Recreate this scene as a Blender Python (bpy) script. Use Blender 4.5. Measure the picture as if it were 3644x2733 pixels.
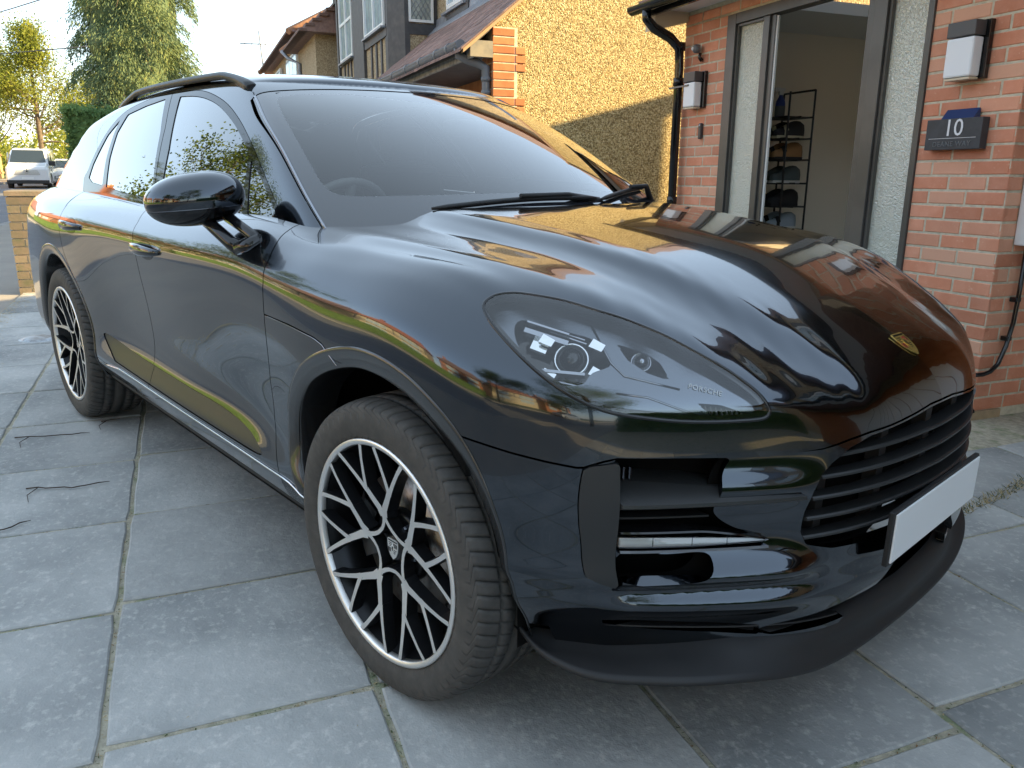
import bpy, bmesh, math, random
import numpy as np
from mathutils import Vector, Matrix, Euler
R_=math.radians
for o in list(bpy.data.objects): bpy.data.objects.remove(o)
C=bpy.context.scene.collection
# ------------------------------------------------------------------ camera
cam=bpy.data.cameras.new('camera');co=bpy.data.objects.new('camera',cam);C.objects.link(co)
yaw,pitch,roll=2.4105,0.2768,-0.0166
CAMP=Vector((1.4813,-1.8622,1.2836))
fw=Vector((math.cos(yaw)*math.cos(pitch),math.sin(yaw)*math.cos(pitch),-math.sin(pitch)))
rt=Vector((math.sin(yaw),-math.cos(yaw),0));dn=fw.cross(rt)
cr,sr=math.cos(roll),math.sin(roll)
cx=rt*cr+dn*sr;cy=-(dn*cr-rt*sr);cz=-fw
m=Matrix((cx,cy,cz)).transposed().to_4x4();m.translation=CAMP
co.matrix_world=m
cam.sensor_width=36;cam.lens=2818.3/3644*36;cam.clip_end=2000;cam.clip_start=.05
bpy.context.scene.camera=co
# ------------------------------------------------------------------ frame of the houses (20 deg off the car, slight tilt)
HA,HT=R_(20),R_(1.4)
e1=Vector((math.cos(HA),-math.sin(HA),0))
EQ=Vector((math.sin(HA),math.cos(HA),0))
EP=e1*math.cos(HT)+Vector((0,0,1))*math.sin(HT)
EZ=-e1*math.sin(HT)+Vector((0,0,1))*math.cos(HT)
HM=Matrix((EP,EQ,EZ)).transposed().to_4x4();HM.translation=e1*-2-(HM.to_3x3()@Vector((-2,0,0)))
def hw(p,q,z): return HM@Vector((p,q,z))
GM=Matrix((e1,EQ,Vector((0,0,1)))).transposed().to_4x4()      # ground frame: same heading, level with the drive
# ------------------------------------------------------------------ light
SUN_AZ=math.atan2(1.0,.36);SUN_EL=R_(22.5)
sd=(e1*math.cos(SUN_AZ)+EQ*math.sin(SUN_AZ))*math.cos(SUN_EL)+Vector((0,0,math.sin(SUN_EL)))
sun=bpy.data.lights.new('sun','SUN');sun.energy=5.0;sun.angle=R_(.6);sun.color=(1,.75,.38)
so=bpy.data.objects.new('sun',sun);C.objects.link(so);so.rotation_euler=sd.to_track_quat('Z','Y').to_euler()
W=bpy.data.worlds.new('World');bpy.context.scene.world=W;W.use_nodes=True
nt=W.node_tree;sky=nt.nodes.new('ShaderNodeTexSky');sky.sky_type='NISHITA';sky.sun_disc=False
sky.sun_elevation=SUN_EL;sky.sun_rotation=math.atan2(sd.x,sd.y);sky.air_density=1.0;sky.dust_density=.25;sky.ozone_density=1.0
bg=nt.nodes['Background'];hz=nt.nodes.new('ShaderNodeMix');hz.data_type='RGBA';hz.inputs[0].default_value=.70;hz.inputs[7].default_value=(1.95,2.32,2.60,1)   # thin high haze whitens the whole sky
nt.links.new(sky.outputs[0],hz.inputs[6]);nt.links.new(hz.outputs[2],bg.inputs[0]);bg.inputs[1].default_value=.15
sc=bpy.context.scene
sc.view_settings.view_transform='Standard';sc.view_settings.look='None';sc.view_settings.exposure=2.0;sc.view_settings.gamma=1
sc.view_settings.use_curve_mapping=False
try:
    sc.cycles.max_bounces=7;sc.cycles.diffuse_bounces=3;sc.cycles.glossy_bounces=4;sc.cycles.transparent_max_bounces=12;sc.cycles.transmission_bounces=4
    sc.cycles.sample_clamp_indirect=6;sc.cycles.caustics_reflective=False;sc.cycles.caustics_refractive=False
except Exception: pass
# ------------------------------------------------------------------ helpers
rnd=random.Random(7)
def coll(o): C.objects.link(o);return o
def tag(o,label=None,cat=None,group=None,kind=None):
    if label:o['label']=label
    if cat:o['category']=cat
    if group:o['group']=group
    if kind:o['kind']=kind
    return o
def thing(name,label,cat,loc=(0,0,0),rotz=0,group=None,frame=None,kind=None):
    o=bpy.data.objects.new(name,None);o.empty_display_size=.2;coll(o)
    mm=Matrix.Translation(loc)@Matrix.Rotation(rotz,4,'Z')
    o.matrix_world=(frame@mm) if frame is not None else mm
    return tag(o,label,cat,group,kind)
class MB:
    def __init__(s): s.v=[];s.f=[];s.sm=[]
    def add(s,vs,fs,smooth=False):
        b=len(s.v);s.v+= [tuple(v) for v in vs];s.f+=[tuple(i+b for i in f) for f in fs];s.sm+=[smooth]*len(fs);return s
    def box(s,a,b):
        (x0,y0,z0),(x1,y1,z1)=a,b
        return s.add([(x0,y0,z0),(x1,y0,z0),(x1,y1,z0),(x0,y1,z0),(x0,y0,z1),(x1,y0,z1),(x1,y1,z1),(x0,y1,z1)],
          [(0,3,2,1),(4,5,6,7),(0,1,5,4),(1,2,6,5),(2,3,7,6),(3,0,4,7)])
    def prism(s,poly,axis,a,b,smooth=False):
        """poly: 2D points; extruded along axis from a to b"""
        n=len(poly);vs=[]
        for t in (a,b):
            for (u,w) in poly: vs.append({'x':(t,u,w),'y':(u,t,w),'z':(u,w,t)}[axis])
        area=sum(poly[i][0]*poly[(i+1)%n][1]-poly[(i+1)%n][0]*poly[i][1] for i in range(n))
        ccw=(area>0)!=(axis=='y')
        if (b<a): ccw=not ccw
        f0=tuple(range(n));f1=tuple(range(n,2*n))
        b0=len(s.v)
        sides=[(i,(i+1)%n,n+(i+1)%n,n+i) for i in range(n)]
        if ccw: s.add(vs,[f0[::-1],f1]+sides)
        else: s.add(vs,[f0,f1[::-1]]+[q[::-1] for q in sides])
        if smooth:
            for k in range(1,n+1): s.sm[-k]=True
        return s
    def tube(s,pts,r,n=8,caps=True,smooth=True):
        pts=[Vector(p) for p in pts];rs=r if hasattr(r,'__len__') else [r]*len(pts)
        b=len(s.v);up=None
        for i,p in enumerate(pts):
            t=(pts[min(i+1,len(pts)-1)]-pts[max(i-1,0)]).normalized()
            if up is None: up=Vector((0,0,1)) if abs(t.z)<.9 else Vector((1,0,0))
            u=(up-t*up.dot(t));u=u.normalized() if u.length>1e-6 else t.orthogonal().normalized();w=t.cross(u);up=u
            for k in range(n):
                a=2*math.pi*k/n;s.v.append(tuple(p+(u*math.cos(a)+w*math.sin(a))*rs[i]))
        for i in range(len(pts)-1):
            for k in range(n):
                s.f.append((b+i*n+k,b+i*n+(k+1)%n,b+(i+1)*n+(k+1)%n,b+(i+1)*n+k));s.sm.append(smooth)
        if caps:
            s.f.append(tuple(b+k for k in range(n))[::-1]);s.sm.append(False)
            e=b+(len(pts)-1)*n;s.f.append(tuple(e+k for k in range(n)));s.sm.append(False)
        return s
    def lathe(s,prof,origin=(0,0,0),axis='z',n=32,close=False,smooth=True,a0=0,a1=2*math.pi):
        """prof: (radius, height) list"""
        b=len(s.v);O=Vector(origin);full=abs(a1-a0-2*math.pi)<1e-6;m_=n if full else n+1
        for k in range(m_):
            a=a0+(a1-a0)*k/n;c_,s_=math.cos(a),math.sin(a)
            for (r,h) in prof:
                v={'z':(r*c_,r*s_,h),'y':(r*s_,h,r*c_),'x':(h,r*c_,r*s_)}[axis];s.v.append(tuple(O+Vector(v)))
        L=len(prof)
        for k in range(n):
            k2=(k+1)%m_
            for j in range(L-1 if not close else L):
                j2=(j+1)%L
                s.f.append((b+k*L+j,b+k2*L+j,b+k2*L+j2,b+k*L+j2));s.sm.append(smooth)
        return s
    def grid(s,P,smooth=True,flip=False):
        """P[i][j] points"""
        b=len(s.v);n=len(P);m_=len(P[0])
        for r in P:
            for p in r: s.v.append(tuple(p))
        for i in range(n-1):
            for j in range(m_-1):
                f=(b+i*m_+j,b+(i+1)*m_+j,b+(i+1)*m_+j+1,b+i*m_+j+1)
                s.f.append(f[::-1] if flip else f);s.sm.append(smooth)
        return s
    def mesh(s,name,mt=None):
        me=bpy.data.meshes.new(name);me.from_pydata(s.v,[],s.f);me.polygons.foreach_set('use_smooth',s.sm)
        if mt:me.materials.append(mt)
        me.update();return me
    def build(s,name,mt=None,parent=None,bevel=0,label=None,cat=None,group=None,kind=None,seg=2,fix=True):
        me=s.mesh(name,mt)
        if fix:
            bm=bmesh.new();bm.from_mesh(me);bmesh.ops.recalc_face_normals(bm,faces=bm.faces)
            if bevel: bmesh.ops.bevel(bm,geom=bm.edges[:],offset=bevel,segments=seg,affect='EDGES',profile=.5)
            bm.to_mesh(me);bm.free()
        o=bpy.data.objects.new(name,me);coll(o)
        if parent is not None:o.parent=parent
        return tag(o,label,cat,group,kind)
def inst(name,me,parent,loc=(0,0,0),rot=(0,0,0),scale=(1,1,1)):
    o=bpy.data.objects.new(name,me);coll(o);o.parent=parent;o.location=loc;o.rotation_euler=rot;o.scale=scale;return o
def solve_kids(o): return [c for c in bpy.data.objects if c.parent==o]
def copy_tree(o,parent=None,kids=None):
    if kids is None:
        kids={}
        for c in bpy.data.objects:
            if c.parent: kids.setdefault(c.parent.name,[]).append(c)
    c=o.copy();coll(c)
    if parent is not None:c.parent=parent
    for k in kids.get(o.name,[]): copy_tree(k,c,kids)
    return c
def text_mesh(txt,size,extrude=.001,spacing=1,shear=0,offset=0):
    cu=bpy.data.curves.new('t','FONT');cu.body=txt;cu.size=size;cu.extrude=extrude;cu.align_x='CENTER';cu.align_y='CENTER';cu.space_character=spacing;cu.shear=shear;cu.resolution_u=3;cu.offset=offset
    ob=bpy.data.objects.new('t',cu);coll(ob);dg=bpy.context.evaluated_depsgraph_get();me=bpy.data.meshes.new_from_object(ob.evaluated_get(dg));bpy.data.objects.remove(ob);return me
# ------------------------------------------------------------------ materials
def mat(name,col,rough=.5,metal=0,spec=.5,noise=None,bump=None,coat=0,coatr=.03,rand=0,col2=None,emis=None,trans=0,ior=1.5,alpha=1,sheen=0,coords='Object',noise2=None,tint=None):
    m_=bpy.data.materials.new(name);m_.use_nodes=True;n=m_.node_tree;b=n.nodes['Principled BSDF'];L=n.links
    b.inputs['Base Color'].default_value=(*col,1);b.inputs['Roughness'].default_value=rough;b.inputs['Metallic'].default_value=metal
    b.inputs['Specular IOR Level'].default_value=spec;b.inputs['IOR'].default_value=ior
    if coat: b.inputs['Coat Weight'].default_value=coat;b.inputs['Coat Roughness'].default_value=coatr
    if trans: b.inputs['Transmission Weight'].default_value=trans
    if emis: b.inputs['Emission Color'].default_value=(*emis[0],1);b.inputs['Emission Strength'].default_value=emis[1]
    tc=n.nodes.new('ShaderNodeTexCoord');src=tc.outputs[coords]
    cur=None
    def N(scale,detail=4,rg=.6,dist=0):
        t=n.nodes.new('ShaderNodeTexNoise');t.inputs['Scale'].default_value=scale;t.inputs['Detail'].default_value=detail;t.inputs['Roughness'].default_value=rg;t.inputs['Distortion'].default_value=dist
        if rand:
            oi=n.nodes.new('ShaderNodeObjectInfo');ad=n.nodes.new('ShaderNodeVectorMath');ad.operation='MULTIPLY_ADD'
            ad.inputs[1].default_value=(1,1,1);mu=n.nodes.new('ShaderNodeMath');mu.operation='MULTIPLY';mu.inputs[1].default_value=37
            L.new(oi.outputs['Random'],mu.inputs[0]);L.new(src,ad.inputs[0]);L.new(mu.outputs[0],ad.inputs[2]);L.new(ad.outputs[0],t.inputs['Vector'])
        else: L.new(src,t.inputs['Vector'])
        return t.outputs['Fac']
    def ramp(f,lo,hi,c0,c1):
        r=n.nodes.new('ShaderNodeValToRGB');r.color_ramp.elements[0].position=lo;r.color_ramp.elements[1].position=hi
        r.color_ramp.elements[0].color=(*c0,1);r.color_ramp.elements[1].color=(*c1,1);L.new(f,r.inputs[0]);return r.outputs[0]
    def mix(a,b2,f,mode='MIX'):
        x=n.nodes.new('ShaderNodeMix');x.data_type='RGBA';x.blend_type=mode
        if hasattr(f,'links') or not isinstance(f,(int,float)): L.new(f,x.inputs[0])
        else: x.inputs[0].default_value=f
        for k,v in ((6,a),(7,b2)):
            if isinstance(v,tuple): x.inputs[k].default_value=(*v,1)
            else: L.new(v,x.inputs[k])
        return x.outputs[2]
    if noise:
        sc_,c2,lo,hi=noise; cur=ramp(N(sc_),lo,hi,col,c2)
    if noise2:
        sc_,c2,lo,hi=noise2; f=ramp(N(sc_,6,.7),lo,hi,(0,0,0),(1,1,1)); cur=mix(cur if cur is not None else col,c2,f)
    if rand:
        oi=n.nodes.new('ShaderNodeObjectInfo');mr=n.nodes.new('ShaderNodeMapRange');mr.inputs['To Min'].default_value=1-rand;mr.inputs['To Max'].default_value=1+rand
        L.new(oi.outputs['Random'],mr.inputs['Value']);hs=n.nodes.new('ShaderNodeHueSaturation');L.new(mr.outputs[0],hs.inputs['Value'])
        if cur is not None:L.new(cur,hs.inputs['Color'])
        else: hs.inputs['Color'].default_value=(*col,1)
        if col2:
            wn=n.nodes.new('ShaderNodeTexWhiteNoise');wn.noise_dimensions='1D';L.new(oi.outputs['Random'],wn.inputs['W'])
            cur=mix(hs.outputs[0],col2,ramp(wn.outputs['Value'],.55,.95,(0,0,0),(.85,.85,.85)))
        else: cur=hs.outputs[0]
    if cur is not None:L.new(cur,b.inputs['Base Color'])
    if bump:
        prev=None
        for (sc_,st,dist) in bump:
            bu=n.nodes.new('ShaderNodeBump');bu.inputs['Strength'].default_value=st;bu.inputs['Distance'].default_value=dist
            L.new(N(sc_,5),bu.inputs['Height'])
            if prev: L.new(prev,bu.inputs['Normal'])
            prev=bu.outputs[0]
        L.new(prev,b.inputs['Normal'])
    return m_
def glassmat(name,tint=(.5,.55,.55),rough=.0,refl=1.0,bump=None,ior=1.5):
    m_=bpy.data.materials.new(name);m_.use_nodes=True;n=m_.node_tree;n.nodes.clear();L=n.links
    o=n.nodes.new('ShaderNodeOutputMaterial');mx=n.nodes.new('ShaderNodeMixShader');t=n.nodes.new('ShaderNodeBsdfTransparent');g=n.nodes.new('ShaderNodeBsdfGlossy')
    fr=n.nodes.new('ShaderNodeFresnel');fr.inputs[0].default_value=ior;mu=n.nodes.new('ShaderNodeMath');mu.operation='MULTIPLY';mu.inputs[1].default_value=refl;mu.use_clamp=True
    L.new(fr.outputs[0],mu.inputs[0]);L.new(mu.outputs[0],mx.inputs[0]);L.new(t.outputs[0],mx.inputs[1]);L.new(g.outputs[0],mx.inputs[2]);L.new(mx.outputs[0],o.inputs[0])
    t.inputs[0].default_value=(*tint,1);g.inputs['Roughness'].default_value=rough;g.inputs[0].default_value=(1,1,1,1)
    return m_
# ================================================================== car body surface (implicit, sampled to a mesh)
# ---- smooth 1D/2D table interpolation (natural cubic spline, vectorised) ----
class Sp:
    def __init__(s,x,y):
        x=np.asarray(x,float);y=np.asarray(y,float);n=len(x);h=np.diff(x)
        A=np.eye(n);b=np.zeros_like(y)
        for i in range(1,n-1):
            A[i,i-1]=h[i-1];A[i,i]=2*(h[i-1]+h[i]);A[i,i+1]=h[i]
            b[i]=3*((y[i+1]-y[i])/h[i]-(y[i]-y[i-1])/h[i-1])
        c=np.linalg.solve(A,b);s.x=x;s.y=y;s.c=c
        hh=h if y.ndim==1 else h[:,None]
        s.d=(c[1:]-c[:-1])/(3*hh);s.b=(y[1:]-y[:-1])/hh-hh*(2*c[:-1]+c[1:])/3
    def __call__(s,v):
        v=np.asarray(v,float);vc=np.clip(v,s.x[0],s.x[-1]);i=np.clip(np.searchsorted(s.x,vc)-1,0,len(s.x)-2);t=vc-s.x[i]
        if s.y.ndim==2: t=t[...,None]
        return s.y[i]+t*(s.b[i]+t*(s.c[i]+t*s.d[i]))
def tab2(xs,ys,Z):
    """bicubic table -> fast bilinear lookup on a dense grid"""
    Z=np.asarray(Z,float)
    gx=np.linspace(xs[0],xs[-1],500);gy=np.linspace(ys[0],ys[-1],400)
    A=Sp(xs,Z)(gx)          # (500,ny)
    B=Sp(ys,A.T)(gy).T      # (500,400)
    return B,gx,gy
def look(tb,x,y):
    B,gx,gy=tb
    fx=(np.clip(x,gx[0],gx[-1])-gx[0])/(gx[1]-gx[0]);fy=(np.clip(y,gy[0],gy[-1])-gy[0])/(gy[1]-gy[0])
    i=np.minimum(fx.astype(int),len(gx)-2);j=np.minimum(fy.astype(int),len(gy)-2);u=fx-i;v=fy-j
    return (B[i,j]*(1-u)+B[i+1,j]*u)*(1-v)+(B[i,j+1]*(1-u)+B[i+1,j+1]*u)*v
# ---- hood / top: z = T(x,|y|) ----
def prof(z0,yB,zB,yA,zA,pts):
    P=[(0,z0),(yB*.5,z0-.25*(z0-zB)),(yB-.05,zB+.006),(yB,zB),(yB+.035,zB-.017),(yB+.09,zB-.5*(zB-zA)-.012 if yA-yB>.15 else zB-.03),(yA-.04,zA+.001),(yA,zA)]+pts
    P=np.array(P);
    g=np.linspace(0,1.0,41)
    # resample with pchip-like smoothing: dense linear then gaussian blur
    d=np.linspace(-.2,1.2,561);z=np.interp(np.abs(d),P[:,0],P[:,1])
    sl=(P[-1,1]-P[-2,1])/(P[-1,0]-P[-2,0]);m=np.abs(d)>P[-1,0];z[m]=P[-1,1]+sl*(np.abs(d[m])-P[-1,0])
    k=np.exp(-.5*(np.arange(-16,17)*.0025/.0095)**2);k/=k.sum()
    zz=np.convolve(np.pad(z,16,'edge'),k,'valid')
    return np.interp(g,d,zz)
YG=np.linspace(0,1.0,41)
TX=[];TZ=[]
def addp(x,*a): TX.append(x);TZ.append(prof(*a))
for x in (-4.2,-3.2,-2.2,-1.2,-.75): addp(x,1.12,.45,1.12,.72,1.11,[(.8,1.10),(.9,1.06),(1,1.0)])
addp(-.5,1.155,.50,1.137,.745,1.093,[(.79,1.080),(.85,1.062),(.9,1.03),(1.,.96)])
addp(-.35,1.155,.50,1.139,.74,1.090,[(.785,1.078),(.84,1.062),(.9,1.028),(1.,.95)])
addp(-.2,1.147,.497,1.131,.735,1.083,[(.78,1.070),(.83,1.060),(.9,1.022),(1.,.94)])
addp(0,1.128,.484,1.111,.72,1.073,[(.765,1.062),(.81,1.056),(.87,1.03),(1.,.935)])
addp(.2,1.100,.452,1.084,.70,1.054,[(.75,1.043),(.79,1.036),(.86,.995),(1.,.88)])
addp(.3,1.080,.430,1.065,.680,1.034,[(.735,1.020),(.79,1.0),(.86,.955),(1.,.83)])
addp(.4,1.053,.402,1.037,.642,1.006,[(.71,.982),(.79,.945),(.86,.895),(1.,.77)])
addp(.5,1.016,.370,1.000,.592,.968,[(.68,.935),(.76,.89),(.86,.82),(1.,.70)])
addp(.6,.972,.335,.955,.548,.922,[(.62,.895),(.72,.84),(.82,.77),(1.,.62)])
addp(.7,.922,.298,.905,.510,.868,[(.58,.84),(.68,.785),(.8,.70),(1.,.54)])
addp(.78,.875,.27,.858,.47,.822,[(.56,.79),(.66,.735),(.8,.63),(1.,.45)])
addp(.86,.800,.24,.785,.44,.745,[(.54,.71),(.66,.64),(.8,.53),(1.,.35)])
addp(.96,.66,.2,.65,.4,.61,[(.5,.58),(.66,.5),(.8,.4),(1.,.25)])
TT=tab2(TX,YG,np.array(TZ))
# ---- side: |y| = S(x,z) ----
SZ=[.15,.25,.32,.37,.41,.46,.51,.57,.65,.75,.85,.92,.97,1.01,1.05,1.09,1.13,1.2]
door=[.84,.88,.915,.938,.945,.930,.912,.905,.909,.920,.934,.942,.944,.932,.902,.868,.825,.75]
fend=[.84,.88,.92,.945,.953,.955,.956,.957,.959,.961,.960,.955,.945,.925,.900,.87,.84,.80]
front=[.80,.84,.88,.90,.91,.92,.925,.93,.935,.94,.935,.92,.90,.88,.86,.84,.82,.8]
rear=[.84,.88,.92,.945,.955,.958,.960,.962,.965,.968,.968,.965,.960,.948,.925,.885,.835,.76]
tail=[.80,.84,.88,.90,.905,.91,.91,.91,.91,.905,.90,.89,.88,.86,.83,.79,.75,.68]
m=lambda a,b,t:[p*(1-t)+q*t for p,q in zip(a,b)]
SX=[-3.9,-3.5,-3.0,-2.7,-2.4,-2.1,-1.8,-1.2,-.8,-.6,-.4,-.15,.1,.3,.5,.7,1.]
SS=tab2(SX,SZ,[tail,m(tail,rear,.5),rear,rear,m(rear,door,.25),m(rear,door,.75),door,door,door,m(door,fend,.25),m(door,fend,.7),fend,fend,m(fend,front,.2),m(fend,front,.6),front,front])
# ---- front: x = N(|y|,z) ----
NZ=[.1,.22,.3,.35,.39,.42,.445,.475,.51,.6,.7,.78,.85,.95,1.1]
NY=[0,.2,.4,.5,.6,.7,.78,.84,.89,.93,.96,1.0]
cen=[.70,.80,.845,.855,.872,.880,.880,.882,.880,.880,.873,.863,.856,.84,.80]
dlo=[0,.012,.05,.105,.18,.28,.39,.48,.58,.69,.80,1.0]
dhi=[0,.016,.075,.128,.192,.262,.328,.395,.468,.548,.65,.87]
wz=[0,0,.3,.5,.7,.8,.88,1,1,1,1,1,1,1,1]
NN=tab2(NZ,NY,[[c-((1-w)*a+w*b) for a,b in zip(dlo,dhi)] for c,w in zip(cen,wz)])
# rear: x=-R(y,z)
RZ=[.1,.3,.5,.7,.85,1.0,1.12,1.3];RC=[3.62,3.74,3.80,3.78,3.76,3.72,3.62,3.35]
RS=Sp(RZ,RC)
def smax(L,k):
    M=np.max(L,0);return M+k*np.log(sum(np.exp((a-M)/k) for a in L))
ZF=.10
def Fbody(x,y,z):
    a=np.abs(y);e=.004
    t=look(TT,x,a);tx=(look(TT,x+e,a)-look(TT,x-e,a))/(2*e);ty=(look(TT,x,a+e)-look(TT,x,a-e))/(2*e)
    f1=(z-t)/np.sqrt(1+tx**2+ty**2)
    s=look(SS,x,z);sz=(look(SS,x,z+e)-look(SS,x,z-e))/(2*e)
    f2=(a-s)/np.sqrt(1+sz**2)
    n=look(NN,z,a);ny=(look(NN,z,a+e)-look(NN,z,a-e))/(2*e)
    f3=(x-n)/np.sqrt(1+ny**2)
    f4=(-x-RS(z)+.55*np.clip(a-.3,0,1)**2)
    f5=.17-z
    return smax([f1,f2,f3,f4,f5],.016)
# ---- greenhouse ----
# windshield: plane-ish; x = Wf(z) at centre, minus curvature with y
WC=Sp([1.0,1.15,1.25,1.35,1.45,1.53],[-.045,-.30,-.490,-.70,-.935,-1.15])
RT=Sp([-3.9,-3.4,-3.0,-2.6,-2.2,-1.8,-1.4,-1.1],[1.30,1.44,1.515,1.565,1.592,1.602,1.582,1.543])
def Fgreen(x,y,z):
    a=np.abs(y)
    # windshield
    f1=(x-(WC(z)-.42*a**2-.30*a**4)) ; f1=f1*.50
    # roof
    f2=(z-(RT(x)-.060*a**2-.16*a**4))
    # side glass
    yy=.815-.36*(z-1.10)-.35*np.clip(z-1.10,0,1)**2 - .030*(x+1.7)**2*np.where(x>-1.7,1,.55)
    f3=(a-yy)/1.08
    f4=(-x-(3.62-1.05*(z-1.12)-.10*a**2))*.69
    return smax([f1,f2,f3,f4],.014)
def root(F,o,d,lo,hi,n=40):
    lo=np.full(len(o),lo,float);hi=np.full(len(o),hi,float)
    for _ in range(n):
        mi=(lo+hi)/2;p=o+d*mi[:,None];f=F(p[:,0],p[:,1],p[:,2])
        ins=f<0;lo=np.where(ins,mi,lo);hi=np.where(ins,hi,mi)
    return o+d*((lo+hi)/2)[:,None]
# ================================================================== car
M={}
M['paint']=mat('car_paint',(.036,.045,.058),rough=.13,metal=1,spec=.5,coat=1,coatr=.004)
M['paint'].node_tree.nodes['Principled BSDF'].inputs['Coat IOR'].default_value=1.6
M['trim']=mat('satin_trim',(.030,.031,.032),rough=.34,metal=.2,spec=.5)
M['plastic']=mat('black_plastic',(.012,.012,.013),rough=.55,bump=[(900,.08,.001)])
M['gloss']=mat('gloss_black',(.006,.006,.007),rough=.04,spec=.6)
M['void']=mat('dark_void',(.004,.004,.004),rough=.9,spec=.1)
M['tyre']=mat('tyre_rubber',(.060,.057,.054),rough=.66,spec=.3,noise=(30,(.085,.080,.074),.4,.7),bump=[(220,.15,.002)])
M['alloy']=mat('machined_alloy',(.88,.86,.84),rough=.38,metal=1,bump=[(400,.03,.001)])
M['alloyd']=mat('dark_alloy',(.020,.021,.024),rough=.30,metal=.6,spec=.5)
M['chrome']=mat('chrome',(.75,.76,.78),rough=.08,metal=1)
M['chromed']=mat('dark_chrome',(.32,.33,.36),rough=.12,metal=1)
M['lens']=glassmat('lamp_lens',(.97,.98,.98),refl=1.7)
M['screen']=glassmat('windscreen_glass',(.86,.90,.88),refl=1.9)
M['frit']=mat('printed_glass',(.02,.022,.028),rough=.04,spec=.5,coat=1,coatr=.01)
M['frit'].node_tree.nodes['Principled BSDF'].inputs['Coat IOR'].default_value=1.7
M['pane']=glassmat('tinted_glass',(.10,.115,.12),refl=2.2)
M['disc']=mat('brake_disc',(.30,.28,.26),rough=.4,metal=1,noise=(60,(.18,.13,.10),.5,.7))
M['white']=mat('white_plastic',(.78,.79,.80),rough=.3)
M['gold']=mat('gold_enamel',(.72,.50,.14),rough=.25,metal=.85)
M['red']=mat('red_enamel',(.25,.02,.02),rough=.3)
M['housing']=mat('lamp_housing',(.16,.175,.20),rough=.12,metal=.9)
M['int']=mat('cabin_leather',(.11,.11,.11),rough=.6)
M['intl']=mat('cabin_lining',(.45,.45,.43),rough=.8)
CAR=thing('parked_car','dark grey metallic SUV parked nose first on the slab driveway, filling the picture','car')
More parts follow.
